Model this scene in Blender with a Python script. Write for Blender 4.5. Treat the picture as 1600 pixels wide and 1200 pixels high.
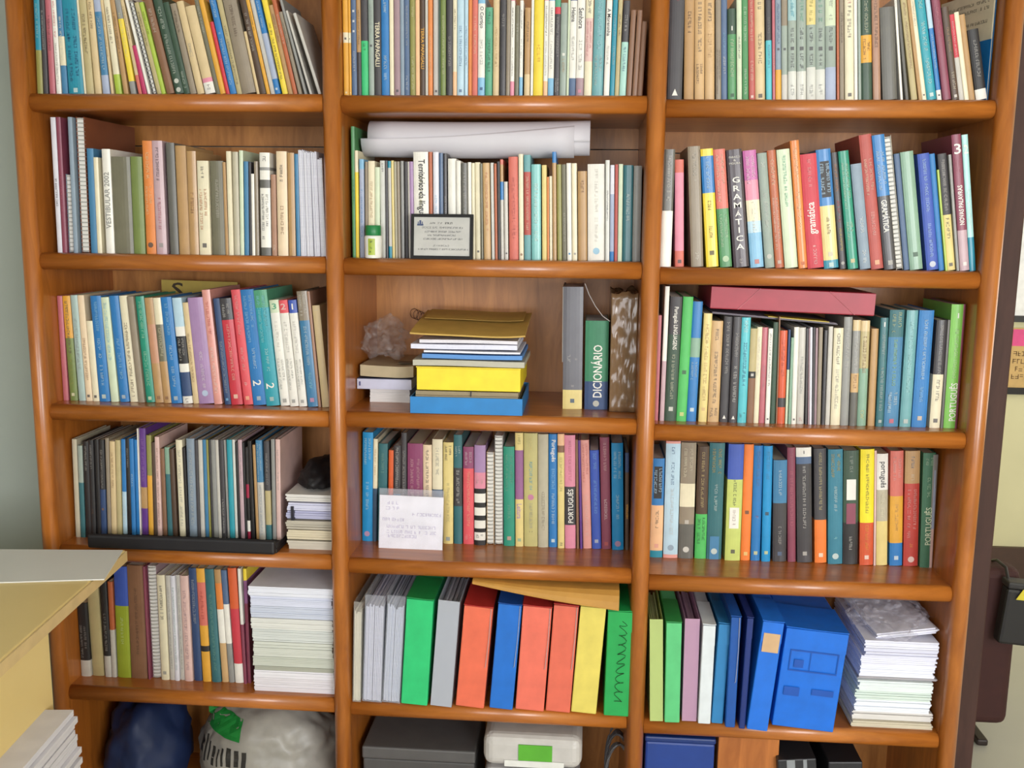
import bpy, bmesh, math, random
from mathutils import Vector, Matrix
random.seed(11)
for _o in list(bpy.data.objects): bpy.data.objects.remove(_o)
SC = bpy.context.scene
COL = SC.collection
PI = math.pi

# ---------------------------------------------------------------- camera
CAM = Vector((1.1961, -2.0157, 1.6933)); YAW, PIT, ROL, FPX = 0.0761, -0.1633, -0.0117, 1513.54
RM = (Matrix.Rotation(YAW, 3, 'Z') @ Matrix.Rotation(PIT, 3, 'X') @ Matrix.Rotation(ROL, 3, 'Y'))
cd = bpy.data.cameras.new('camera'); cam = bpy.data.objects.new('camera', cd); COL.objects.link(cam)
cd.sensor_fit = 'HORIZONTAL'; cd.sensor_width = 36.0; cd.lens = 36.0 * FPX / 1600.0
cd.clip_start = 0.02; cd.clip_end = 60
cam.matrix_world = Matrix.Translation(CAM) @ (RM @ Matrix.Rotation(PI / 2, 3, 'X')).to_4x4()
SC.camera = cam

# ---------------------------------------------------------------- sky, daylight through the windows, exposure
w = bpy.data.worlds.new('sky'); SC.world = w; w.use_nodes = True
w.node_tree.nodes['Background'].inputs[0].default_value = (0.78, 0.88, 1.0, 1)
w.node_tree.nodes['Background'].inputs[1].default_value = 1.2
def area(name, loc, target, sx, sy, power, col):
    l = bpy.data.lights.new(name, 'AREA'); l.shape = 'RECTANGLE'; l.size = sx; l.size_y = sy
    l.energy = power; l.color = col
    o = bpy.data.objects.new(name, l); COL.objects.link(o); o.location = loc
    d = Vector(target) - Vector(loc); o.rotation_euler = d.to_track_quat('-Z', 'Y').to_euler()
    return o
area('window_daylight', (3.3, -4.20, 1.75), (3.3, 0, 1.75), 1.7, 1.4, 140, (0.98, 0.985, 1.0))
area('window_daylight', (0.7, -4.20, 1.75), (0.7, 0, 1.75), 1.7, 1.4, 56, (0.98, 0.985, 1.0))
area('far_window_daylight', (4.55, 1.5, 1.6), (0, 1.5, 1.2), 1.6, 1.4, 22, (1.0, 0.97, 0.93))
VS = SC.view_settings
VS.view_transform = 'Standard'; VS.look = 'None'; VS.gamma = 1.0; VS.use_curve_mapping = False
VS.exposure = -0.10

# ---------------------------------------------------------------- helpers
def ray(x, y): return RM @ Vector(((x - 800) / FPX, 1, (600 - y) / FPX))
def at(x, y, Y):                     # point of the plane at depth Y behind the bookcase front
    d = ray(x, y); return CAM + d * ((Y - CAM.y) / d.y)
def atz(x, y, Z):                    # point of the level plane at height Z
    d = ray(x, y); return CAM + d * ((Z - CAM.z) / d.z)
def s2l(c): return c / 12.92 if c <= .04045 else ((c + .055) / 1.055) ** 2.4
def hexc(h): return tuple(s2l(int(h[i:i + 2], 16) / 255) for i in (0, 2, 4)) + (1,)
MATS = {}
def mat(hx, rough=.5, kind='plain', coat=0.0):
    key = (hx, rough, kind, coat)
    if key in MATS: return MATS[key]
    m = bpy.data.materials.new(f'{kind}_{hx}'); m.use_nodes = True
    nt = m.node_tree; b = nt.nodes['Principled BSDF']; c = hexc(hx)
    b.inputs['Roughness'].default_value = rough
    if coat: b.inputs['Coat Weight'].default_value = coat; b.inputs['Coat Roughness'].default_value = .18
    tc = nt.nodes.new('ShaderNodeTexCoord')
    if kind == 'wood':
        mp = nt.nodes.new('ShaderNodeMapping'); mp.inputs['Scale'].default_value = (2.2, 14, 14)
        n = nt.nodes.new('ShaderNodeTexNoise'); n.inputs['Scale'].default_value = 2.2; n.inputs['Detail'].default_value = 6; n.inputs['Roughness'].default_value = .62
        n.inputs['Distortion'].default_value = 1.1
        nt.links.new(tc.outputs['Object'], mp.inputs[0]); nt.links.new(mp.outputs[0], n.inputs[0])
        r = nt.nodes.new('ShaderNodeValToRGB'); e = r.color_ramp.elements
        e[0].position = .3; e[0].color = (c[0] * .70, c[1] * .62, c[2] * .55, 1); e[1].position = .72; e[1].color = (min(1, c[0] * 1.18), c[1] * 1.2, c[2] * 1.25, 1)
        nt.links.new(n.outputs[0], r.inputs[0]); nt.links.new(r.outputs[0], b.inputs['Base Color'])
    elif kind == 'woodv':
        mp = nt.nodes.new('ShaderNodeMapping'); mp.inputs['Scale'].default_value = (14, 14, 2.2)
        n = nt.nodes.new('ShaderNodeTexNoise'); n.inputs['Scale'].default_value = 2.2; n.inputs['Detail'].default_value = 6; n.inputs['Roughness'].default_value = .62
        n.inputs['Distortion'].default_value = 1.1
        nt.links.new(tc.outputs['Object'], mp.inputs[0]); nt.links.new(mp.outputs[0], n.inputs[0])
        r = nt.nodes.new('ShaderNodeValToRGB'); e = r.color_ramp.elements
        e[0].position = .3; e[0].color = (c[0] * .70, c[1] * .62, c[2] * .55, 1); e[1].position = .72; e[1].color = (min(1, c[0] * 1.18), c[1] * 1.2, c[2] * 1.25, 1)
        nt.links.new(n.outputs[0], r.inputs[0]); nt.links.new(r.outputs[0], b.inputs['Base Color'])
    elif kind == 'film':              # clear plastic film / bag
        b.inputs['Base Color'].default_value = c
        tr = nt.nodes.new('ShaderNodeBsdfTransparent'); mx = nt.nodes.new('ShaderNodeMixShader')
        n = nt.nodes.new('ShaderNodeTexNoise'); n.inputs['Scale'].default_value = 28; n.inputs['Detail'].default_value = 4
        r = nt.nodes.new('ShaderNodeMapRange'); r.inputs['From Min'].default_value = .3; r.inputs['From Max'].default_value = .75
        r.inputs['To Min'].default_value = .07; r.inputs['To Max'].default_value = .36
        nt.links.new(tc.outputs['Object'], n.inputs[0]); nt.links.new(n.outputs[0], r.inputs[0]); nt.links.new(r.outputs[0], mx.inputs[0])
        nt.links.new(tr.outputs[0], mx.inputs[1]); nt.links.new(b.outputs[0], mx.inputs[2])
        nt.links.new(mx.outputs[0], nt.nodes['Material Output'].inputs[0])
    elif kind == 'clear':             # clean transparent sheet
        b.inputs['Base Color'].default_value = c
        tr = nt.nodes.new('ShaderNodeBsdfTransparent'); mx = nt.nodes.new('ShaderNodeMixShader'); mx.inputs[0].default_value = .16
        nt.links.new(tr.outputs[0], mx.inputs[1]); nt.links.new(b.outputs[0], mx.inputs[2])
        nt.links.new(mx.outputs[0], nt.nodes['Material Output'].inputs[0])
    elif kind == 'frost':             # translucent coloured plastic sheet
        b.inputs['Base Color'].default_value = c
        tr = nt.nodes.new('ShaderNodeBsdfTransparent'); mx = nt.nodes.new('ShaderNodeMixShader'); mx.inputs[0].default_value = .55
        tr.inputs[0].default_value = tuple(.5 + .5 * v for v in c[:3]) + (1,)
        nt.links.new(tr.outputs[0], mx.inputs[1]); nt.links.new(b.outputs[0], mx.inputs[2])
        nt.links.new(mx.outputs[0], nt.nodes['Material Output'].inputs[0])
    elif kind == 'emit':
        b.inputs['Base Color'].default_value = c; b.inputs['Emission Color'].default_value = c; b.inputs['Emission Strength'].default_value = 1.0
    else:
        sc = {'plain': 26, 'wall': 3.0, 'paper': 60}.get(kind, 26); am = {'plain': .10, 'wall': .05, 'paper': .08}.get(kind, .1)
        n = nt.nodes.new('ShaderNodeTexNoise'); n.inputs['Scale'].default_value = sc; n.inputs['Detail'].default_value = 4
        r = nt.nodes.new('ShaderNodeValToRGB'); e = r.color_ramp.elements
        e[0].position = .3; e[0].color = tuple(v * (1 - am) for v in c[:3]) + (1,); e[1].position = .7; e[1].color = tuple(min(1, v * (1 + am * .6)) for v in c[:3]) + (1,)
        mp = nt.nodes.new('ShaderNodeMapping')
        if kind == 'paper': mp.inputs['Scale'].default_value = (.3, .3, 6)
        nt.links.new(tc.outputs['Object'], mp.inputs[0]); nt.links.new(mp.outputs[0], n.inputs[0]); nt.links.new(n.outputs[0], r.inputs[0])
        nt.links.new(r.outputs[0], b.inputs['Base Color'])
    MATS[key] = m
    return m
def link(o, parent=None):
    COL.objects.link(o)
    if parent: o.parent = parent
    return o
def obj(name, verts, faces, mats, parent=None, mi=None, smooth=False, loc=None):
    me = bpy.data.meshes.new(name); me.from_pydata([tuple(v) for v in verts], [], faces)
    for m in (mats if isinstance(mats, (list, tuple)) else [mats]): me.materials.append(m)
    if mi: me.polygons.foreach_set('material_index', mi)
    if smooth: me.polygons.foreach_set('use_smooth', [True] * len(me.polygons))
    me.update()
    o = bpy.data.objects.new(name, me)
    if loc: o.location = loc
    return link(o, parent)
def bobj(name, bm, mats, parent=None, smooth=False, loc=None):
    me = bpy.data.meshes.new(name); bm.to_mesh(me); bm.free()
    for m in (mats if isinstance(mats, (list, tuple)) else [mats]): me.materials.append(m)
    if smooth: me.polygons.foreach_set('use_smooth', [True] * len(me.polygons))
    o = bpy.data.objects.new(name, me)
    if loc: o.location = loc
    return link(o, parent)
def thing(name, label, cat, loc=(0, 0, 0), rot=(0, 0, 0), group=None):
    o = bpy.data.objects.new(name, None); o.empty_display_size = .02; COL.objects.link(o)
    o.location = loc; o.rotation_euler = rot; return tag(o, label, cat, group)
def tag(o, label, cat, group=None):
    o['label'] = label; o['category'] = cat
    if group: o['group'] = group
    return o
def struct(o, label=None):
    o['kind'] = 'structure'
    if label: o['label'] = label
    return o
def box_data(x0, x1, y0, y1, z0, z1):
    v = [(x0, y0, z0), (x1, y0, z0), (x1, y1, z0), (x0, y1, z0), (x0, y0, z1), (x1, y0, z1), (x1, y1, z1), (x0, y1, z1)]
    f = [(0, 3, 2, 1), (4, 5, 6, 7), (0, 1, 5, 4), (1, 2, 6, 5), (2, 3, 7, 6), (3, 0, 4, 7)]
    return v, f
def box(name, x0, x1, y0, y1, z0, z1, m, parent=None, bevel=0.0, seg=2):
    if not bevel:
        v, f = box_data(x0, x1, y0, y1, z0, z1); return obj(name, v, f, m, parent)
    bm = bmesh.new(); v, f = box_data(x0, x1, y0, y1, z0, z1)
    vs = [bm.verts.new(p) for p in v]
    for q in f: bm.faces.new([vs[i] for i in q])
    bmesh.ops.bevel(bm, geom=list(bm.edges), offset=bevel, segments=seg, profile=.5, affect='EDGES')
    return bobj(name, bm, m, parent, smooth=False)
class MB:
    def __init__(s): s.v = []; s.f = []
    def box(s, *a):
        v, f = box_data(*a); n = len(s.v); s.v += v; s.f += [tuple(i + n for i in q) for q in f]; return s
    def quad(s, a, b, c, d): n = len(s.v); s.v += [a, b, c, d]; s.f.append((n, n + 1, n + 2, n + 3)); return s
    def tube(s, pts, r, k=6, closed=False):
        pts = [Vector(p) for p in pts]; N = len(pts); n0 = len(s.v)
        for i, p in enumerate(pts):
            a = pts[(i - 1) % N] if (closed or i > 0) else p; b = pts[(i + 1) % N] if (closed or i < N - 1) else p
            t = (b - a).normalized(); u = t.cross(Vector((.3, .1, 1)))
            if u.length < 1e-4: u = t.cross(Vector((1, 0, 0)))
            u.normalize(); q = t.cross(u)
            for j in range(k):
                an = 2 * PI * j / k; s.v.append(tuple(p + (u * math.cos(an) + q * math.sin(an)) * r))
        for i in range(N if closed else N - 1):
            for j in range(k):
                i2 = (i + 1) % N; s.f.append((n0 + i * k + j, n0 + i * k + (j + 1) % k, n0 + i2 * k + (j + 1) % k, n0 + i2 * k + j))
        return s
    def build(s, name, m, parent=None, smooth=False): return obj(name, s.v, s.f, m, parent, smooth=smooth)

# ---------------------------------------------------------------- room shell
M_WALL = mat('a9b0a6', .8, 'wall'); M_FLOOR = mat('b8b6ac', .35, 'wall'); M_CEIL = mat('dedad0', .85, 'wall'); M_CREAM = mat('d6d0a8', .8, 'wall')
WOOD = 'ac6626'
M_W = mat(WOOD, .34, 'wood', .35); M_WV = mat(WOOD, .34, 'woodv', .35); M_BACK = mat('b67a3c', .5, 'woodv', .1); M_DARKW = mat('3e241c', .7, 'woodv')
struct(box('floor', -1.7, 4.7, -4.4, 2.8, -.1, 0, M_FLOOR))
struct(box('ceiling', -1.7, 4.7, -4.4, 2.8, 2.8, 2.9, M_CEIL))
struct(box('wall_back', -1.7, 2.10, .345, .46, 0, 2.8, M_WALL), 'pale grey-green painted wall behind the bookcase')
struct(box('wall_partition', 2.01, 2.12, .46, 2.8, 0, 2.8, M_CREAM))
struct(box('wall_far', 2.12, 4.7, 2.7, 2.8, 0, 2.8, M_CREAM), 'cream wall of the space beyond the bookcase')
struct(box('wall_left', -1.8, -1.7, -4.4, .46, 0, 2.8, M_WALL))
struct(box('wall_right', 4.6, 4.7, -4.4, 2.8, 0, 2.8, M_CREAM))
struct(box('trim_1', 2.10, 2.183, .30, .47, 0, 2.8, M_DARKW, bevel=.004), 'dark brown door jamb right of the bookcase')
struct(box('baseboard_far', 2.12, 4.6, 2.675, 2.7, 0, .17, mat('4a342a', .5)))
# front wall behind the camera, with the two window openings the daylight comes through
fw = MB()
for a, b_, z0, z1 in ((-1.7, -.2, 0, 2.8), (1.6, 2.4, 0, 2.8), (4.2, 4.7, 0, 2.8), (-.2, 1.6, 0, .95), (2.4, 4.2, 0, .95), (-.2, 1.6, 2.5, 2.8), (2.4, 4.2, 2.5, 2.8)):
    fw.box(a, b_, -4.4, -4.28, z0, z1)
struct(fw.build('wall_front', M_WALL))
for n, x in ((1, .7), (2, 3.3)):
    f = MB(); f.box(x - .9, x - .85, -4.37, -4.31, .95, 2.5).box(x + .85, x + .9, -4.37, -4.31, .95, 2.5).box(x - .85, x + .85, -4.37, -4.31, .95, 1.0).box(x - .85, x + .85, -4.37, -4.31, 2.45, 2.5).box(x - .025, x + .025, -4.37, -4.31, 1.0, 2.45)
    struct(f.build(f'window_{n}', mat('e8e6e0', .5)))

# ---------------------------------------------------------------- bookcase
XS = [0, .6651, 1.3259, 2.0]
ZS = [[1.9357, 1.9337, 1.9267], [1.6035, 1.6015, 1.5926], [1.2709, 1.2725, 1.262], [0.9462, 0.941, 0.9285], [0.6054, 0.6017, 0.5929]]
case = tag(thing('bookcase', 'wide honey-brown varnished wooden bookcase with rounded uprights and shelf noses', 'bookcase', (0, 0, 0)), 'wide honey-brown varnished wooden bookcase with three bays and rounded edges', 'bookcase')
HALF = .019
for x in XS:
    pr = [(x + HALF, .335), (x - HALF, .335)] + [(x - HALF * math.cos(a), .006 - .020 * math.sin(a)) for a in [PI * i / 14 for i in range(15)]]
    n = len(pr); v = [(p[0], p[1], 0) for p in pr] + [(p[0], p[1], 2.36) for p in pr]
    f = [(i, (i + 1) % n, n + (i + 1) % n, n + i) for i in range(n)] + [tuple(range(n - 1, -1, -1)), tuple(range(n, 2 * n))]
    o = obj('upright', v, f, M_WV, case)
    for p in o.data.polygons: p.use_smooth = len(p.vertices) == 4 and abs(p.normal.y) > .02 and p.center.y < .01
def shelf(x0, x1, zc, name='shelf'):
    T = .018
    pr = [(.333, zc - T), (.333, zc + T)] + [(.014 - .014 * math.sin(a), zc + T * math.cos(a)) for a in [PI * i / 12 for i in range(13)]]
    n = len(pr); v = [(x0, p[0], p[1]) for p in pr] + [(x1, p[0], p[1]) for p in pr]
    f = [((i + 1) % n, i, n + i, n + (i + 1) % n) for i in range(n)] + [tuple(range(n)), tuple(range(2 * n - 1, n - 1, -1))]
    o = obj(name, v, f, M_W, case)
    for p in o.data.polygons: p.use_smooth = len(p.vertices) == 4 and p.center.y < .014
    return o
for b in range(3):
    x0, x1 = XS[b] + HALF, XS[b + 1] - HALF
    zz = [2.27] + [ZS[r][b] for r in range(5)] + [.265]
    for i, z in enumerate(zz): shelf(x0, x1, z, 'top_board' if i == 0 else 'shelf')
    for i in range(6):
        zl, zh = zz[i + 1] + .018, zz[i] - .018
        zm = zl + (zh - zl) * .84
        if i == 1:
            box('back_board', x0, x1, .321, .333, zl, zm - .0012, M_BACK, case); box('back_rail', x0, x1, .316, .333, zm + .0012, zh, M_BACK, case)
        else: box('back_board', x0, x1, .321, .333, zl, zh, M_BACK, case)
    box('kick_board', x0, x1, .03, .05, 0, .247, M_W, case)

# ---------------------------------------------------------------- lettering
def text_mesh(body):
    c = bpy.data.curves.new('lettering', 'FONT'); c.body = body; c.size = 1; c.resolution_u = 2; c.offset = .012
    o = bpy.data.objects.new('lettering', c); COL.objects.link(o)
    dg = bpy.context.evaluated_depsgraph_get(); me = o.evaluated_get(dg).to_mesh()
    v = [tuple(p.co) for p in me.vertices]; f = [tuple(p.vertices) for p in me.polygons]
    o.evaluated_get(dg).to_mesh_clear(); bpy.data.objects.remove(o); bpy.data.curves.remove(c)
    x0 = min(p[0] for p in v); x1 = max(p[0] for p in v); y0 = min(p[1] for p in v); y1 = max(p[1] for p in v)
    return [((p[0] - x0) / (x1 - x0), (p[1] - y0) / (y1 - y0)) for p in v], f, (x1 - x0) / (y1 - y0)
TC = {}
def text_into(mb, body, O, U, V, length, height, centre=True):
    """put flat lettering into mb: O = start (mid-height), U = reading direction, V = letter-up direction"""
    if body not in TC: TC[body] = text_mesh(body)
    v, f, asp = TC[body]
    L = length; H = min(height, L / asp * 1.35)
    if H * asp < L * .7: L = min(L, H * asp * 1.4)
    off = (length - L) / 2 if centre else 0
    n = len(mb.v)
    for a, b_ in v: mb.v.append(tuple(O + U * (off + a * L) + V * ((b_ - .5) * H)))
    mb.f += [tuple(i + n for i in q) for q in f]
def scribble(mb, O, U, V, length, height, rnd):
    """a line of small unreadable strokes, as the blurred print looks"""
    x = 0
    while x < length:
        gw = height * rnd.uniform(.45, .8)
        if x + gw > length: break
        if rnd.random() < .14: x += gw * .9; continue
        st = height * .17
        opts = [(0, st, -.5, .5), (gw - st, gw, -.5, .5), (0, gw, .5 - .17, .5), (0, gw, -.5, -.33), (0, gw, -.08, .09)]
        for a, b_, c, d in rnd.sample(opts, rnd.choice((2, 3, 3))):
            mb.quad(*[tuple(O + U * (x + p) + V * (q * height)) for p, q in ((a, c), (b_, c), (b_, d), (a, d))])
        x += gw + height * .22
def disc(mb, C, U, V, r, k=12):
    n = len(mb.v); mb.v += [tuple(C + U * (r * math.cos(2 * PI * i / k)) + V * (r * math.sin(2 * PI * i / k))) for i in range(k)]; mb.f.append(tuple(range(n, n + k)))

# ---------------------------------------------------------------- books
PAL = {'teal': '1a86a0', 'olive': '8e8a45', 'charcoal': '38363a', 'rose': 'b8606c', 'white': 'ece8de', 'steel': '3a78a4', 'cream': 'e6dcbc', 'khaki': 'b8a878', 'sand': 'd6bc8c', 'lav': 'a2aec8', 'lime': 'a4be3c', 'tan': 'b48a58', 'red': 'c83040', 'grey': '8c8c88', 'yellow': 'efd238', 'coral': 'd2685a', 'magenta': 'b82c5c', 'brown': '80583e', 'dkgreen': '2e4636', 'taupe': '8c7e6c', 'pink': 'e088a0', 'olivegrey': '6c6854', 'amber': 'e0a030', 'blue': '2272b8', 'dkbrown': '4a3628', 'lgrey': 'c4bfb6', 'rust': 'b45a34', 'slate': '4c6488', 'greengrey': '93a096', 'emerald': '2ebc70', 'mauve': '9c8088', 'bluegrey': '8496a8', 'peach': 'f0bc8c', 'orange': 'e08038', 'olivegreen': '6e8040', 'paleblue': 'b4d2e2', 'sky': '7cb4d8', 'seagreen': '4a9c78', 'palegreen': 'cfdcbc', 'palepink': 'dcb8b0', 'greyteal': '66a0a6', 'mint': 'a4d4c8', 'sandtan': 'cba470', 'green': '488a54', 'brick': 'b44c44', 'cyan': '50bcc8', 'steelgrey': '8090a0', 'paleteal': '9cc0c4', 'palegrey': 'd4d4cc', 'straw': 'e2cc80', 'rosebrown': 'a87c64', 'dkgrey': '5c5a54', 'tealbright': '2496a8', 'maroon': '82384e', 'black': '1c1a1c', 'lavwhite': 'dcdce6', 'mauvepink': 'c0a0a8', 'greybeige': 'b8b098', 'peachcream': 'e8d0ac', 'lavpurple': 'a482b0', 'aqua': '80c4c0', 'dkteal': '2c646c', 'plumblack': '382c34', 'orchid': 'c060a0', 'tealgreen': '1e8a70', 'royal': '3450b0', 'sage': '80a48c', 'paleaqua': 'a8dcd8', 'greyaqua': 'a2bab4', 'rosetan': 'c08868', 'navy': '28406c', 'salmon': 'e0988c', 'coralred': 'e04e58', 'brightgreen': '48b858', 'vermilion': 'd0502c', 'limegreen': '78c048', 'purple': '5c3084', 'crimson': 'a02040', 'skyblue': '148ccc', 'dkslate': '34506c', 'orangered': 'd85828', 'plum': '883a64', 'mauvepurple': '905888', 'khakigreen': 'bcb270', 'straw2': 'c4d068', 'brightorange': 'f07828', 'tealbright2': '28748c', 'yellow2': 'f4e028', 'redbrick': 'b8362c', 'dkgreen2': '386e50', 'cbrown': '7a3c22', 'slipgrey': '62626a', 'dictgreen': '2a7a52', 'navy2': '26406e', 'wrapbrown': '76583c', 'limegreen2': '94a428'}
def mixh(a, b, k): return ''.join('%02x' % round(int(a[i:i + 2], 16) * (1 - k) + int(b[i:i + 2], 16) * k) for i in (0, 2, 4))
for _k in list(PAL): PAL[_k] = mixh(PAL[_k], 'b8b2a8', .09)          # light haze put into the cover colours: all mixed towards grey
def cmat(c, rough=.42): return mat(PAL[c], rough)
M_PAGE = mat('d8cdb0', .8, 'paper'); M_PAGEW = mat('e2dfd8', .8, 'paper'); M_WIRE = mat('b4b4b0', .3); M_WIRED = mat('3a3a3c', .3)
def lum(c): h = PAL[c]; return int(h[:2], 16) * .3 + int(h[2:4], 16) * .6 + int(h[4:], 16) * .1
NAMEOF = {'': 'book', '0': 'book', 'coil': 'spiral_notebook', 'paper': 'paper_bundle'}
RN = ['top', 'second', 'third', 'fourth', 'fifth']; BN = ['left', 'middle', 'right']
def spine_marks(root, t, h, specs, rnd, yf, bands):            # root: the cover the print is on
    X, Z = Vector((1, 0, 0)), Vector((0, 0, 1)); groups = {}; lay = 0
    for s in specs:
        p = s.strip().split(None, 3)
        if len(p) < 3: continue
        col, mode, rg = p[:3]; arg = p[3] if len(p) > 3 else ''
        fr = [float(q) for q in rg.split('-')]; a = fr[0]; b_ = fr[-1]
        if mode == 'r': nm = 'spine_label'
        elif mode in 'bot': nm = 'emblem'
        else: nm = 'lettering'
        under = next((c for c, zl in bands if h * (1 - (a + b_) / 2) >= zl), bands[-1][0])
        col = mixh(PAL[col], PAL[under], .38) if mode == 's' else mixh(PAL[col], PAL[under], .25) if mode in 'bo' else PAL[col]
        mb = groups.setdefault((col, nm, len(groups) if nm != 'lettering' or mode != 's' else mode), MB())
        y = yf - (.0002 if mode == 'r' else .0005)
        def P(xf, f): return Vector((t * xf, y, h * (1 - f)))
        if mode == 's':
            rows = 2 if arg == '2' else 1
            hh = min(t * (.36 if rows == 1 else .22), .0062)
            for r in range(rows):
                xf = .5 if rows == 1 else (.3, .7)[r]
                scribble(mb, P(xf, a), -Z, X, (b_ - a) * h * (1 if r == 0 else rnd.uniform(.6, 1)), hh, rnd)
        elif mode == 'd': text_into(mb, arg, P(.5, a), -Z, X, (b_ - a) * h, t * .62)
        elif mode == 'u': text_into(mb, arg, P(.5, b_), Z, -X, (b_ - a) * h, t * .62)
        elif mode == 'h':
            ls = arg.split('/'); st = (b_ - a) / len(ls)
            for i, q in enumerate(ls): text_into(mb, q, P(.14, a + st * (i + .5)), X, Z, t * .72, st * h * .68)
        elif mode == 'b':
            q = min(t * .2, .0045); c = P(.5, a); mb.quad(*[tuple(c + X * (i * q) + Z * (j * q)) for i, j in ((-1, -1), (1, -1), (1, 1), (-1, 1))])
        elif mode == 'o': disc(mb, P(.5, a), X, Z, min(t * .27, .007))
        elif mode == 't':
            q = min(t * .2, .006); c = P(.5, a); n = len(mb.v); mb.v += [tuple(c - X * q - Z * q), tuple(c + X * q - Z * q), tuple(c + Z * q * 1.3)]; mb.f.append((n, n + 1, n + 2))
        elif mode == 'r': mb.quad(*[tuple(P(i, f)) for i, f in ((.2, b_), (.82, b_), (.82, a), (.2, a))])
    for (col, nm, k), mb in groups.items():
        if mb.f:
            o = mb.build(nm, mat(col, .5), root)
            if nm == 'lettering': o['kind'] = 'stuff'
def make_book(b, r, X, t, h, a, Y, spec, flag, texts, label, zt=None, d=None):
    rnd = random.Random(hash((round(X * 1e4), r, b)) & 0xffff)
    zt = (ZS[r][b] + .018) if zt is None else zt
    Y = Y + rnd.uniform(0, .006)
    d = d or min(.312 - Y, max(.13, h * rnd.uniform(.66, .74)))
    if spec == 'cbrown': d = .24
    if spec == 'black@.85,white' and r == 0: d = .05
    if spec == 'tan' and r == 0 and X > 1.93: d = .10
    thin = t < .0095 and flag in ('', '0')
    root = thing('booklet' if thin else NAMEOF[flag], label, 'booklet' if thin else {'coil': 'notebook', 'paper': 'papers'}.get(flag, 'book'), (X, Y, zt + (t * math.sin(a) if a > 0 else 0)), (0, a, 0), f'books standing on the {RN[r]} shelf of the {BN[b]} bay')
    if flag == 'paper':
        mb = MB(); n = max(3, int(t / .0016)); w_ = t / n
        for i in range(n):
            mb.box(i * w_, (i + .9) * w_, rnd.uniform(0, .004), d - rnd.uniform(0, .006), 0, h - rnd.uniform(0, .004))
        mb.build('sheets', mat(PAL[spec], .7, 'paper'), root); return root
    bands = []; z = h
    for q in spec.split(','):
        c, _, e = q.partition('@'); zl = h * (1 - float(e)) if e else 0
        bands.append((c, max(zl, 0))); 
    bands[-1] = (bands[-1][0], 0)
    cov = min(.0011, t * .15)
    if flag == 'coil':
        m = cmat(bands[0][0])
        box('cover', 0, cov, .006, d, 0, h, m, root); box('back_cover', t - cov, t, .006, d, 0, h, m, root)
        box('pages', cov * 1.2, t - cov * 1.2, .008, d - .003, .002, h - .002, M_PAGEW, root)
        mb = MB(); n = int(h / .0085); R = t * .5 + .0008
        for i in range(n):
            zc = (i + .5) * h / n
            mb.tube([(t / 2 - (R - .0012) * math.cos(q), .009 - .0085 * math.sin(q), zc) for q in [PI * (k - 1) / 7 for k in range(10)]], .0011, 4)
        o = mb.build('wire_coil', M_WIRED if lum(bands[0][0]) > 190 else M_WIRE, root); o['kind'] = 'stuff'; return root
    bulge = min(.14 * t, .0028); NS = 6
    outer = [(0, d), (0, bulge + .0006)] + [(t * i / NS, bulge * (1 - math.sin(PI * i / NS) ** .7)) for i in range(NS + 1)] + [(t, bulge + .0006), (t, d)]
    inner = [(cov, d), (cov, bulge + cov), (t - cov, bulge + cov), (t - cov, d)]
    no = len(outer); levels = [h] + [zl for _, zl in bands]
    v = []; f = []; mi = []
    for z in levels: v += [(p[0], p[1], z) for p in outer]
    for k in range(len(bands)):
        for i in range(no - 1):
            f.append((k * no + i, (k + 1) * no + i, (k + 1) * no + i + 1, k * no + i + 1)); mi.append(k)
    base = len(v); v += [(p[0], p[1], h) for p in inner] + [(p[0], p[1], 0) for p in inner]
    for i in range(3): f.append((base + i, base + i + 1, base + 4 + i + 1, base + 4 + i)); mi.append(0 if len(bands) == 1 else 0)
    ob = (len(levels) - 1) * no; last = len(bands) - 1
    f.append((0, 1, base + 1, base)); f.append(tuple(range(1, no - 1)) + (base + 2, base + 1)); f.append((no - 2, no - 1, base + 3, base + 2)); mi += [0, 0, 0]
    f.append((ob + 1, ob, base + 4, base + 5)); f.append(tuple(range(ob + no - 2, ob, -1)) + (base + 5, base + 6)); f.append((ob + no - 1, ob + no - 2, base + 6, base + 7)); mi += [last] * 3
    f.append((0, base, base + 4, ob)); f.append((base + 3, no - 1, ob + no - 1, base + 7)); mi += [0, 0]
    rough = rnd.choice((.3, .38, .5))
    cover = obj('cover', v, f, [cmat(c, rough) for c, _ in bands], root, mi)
    g = rnd.uniform(.0008, .003)
    if t > .004: box('pages', cov, t - cov, bulge + cov + .0003, d - .003, g, h - g, rnd.choice((M_PAGE, M_PAGE, M_PAGEW)), root)
    if flag == '' and not texts:
        c0 = bands[0][0]; dark = lum(c0) < 125
        q = rnd.uniform(.08, .2); e = q + rnd.uniform(.2, .45)
        texts = [f"{'palegrey' if dark else 'dkbrown'} s {q:.2f}-{e:.2f}"]
    if texts: spine_marks(cover, t, h, texts, rnd, 0, bands)
    return root
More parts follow.
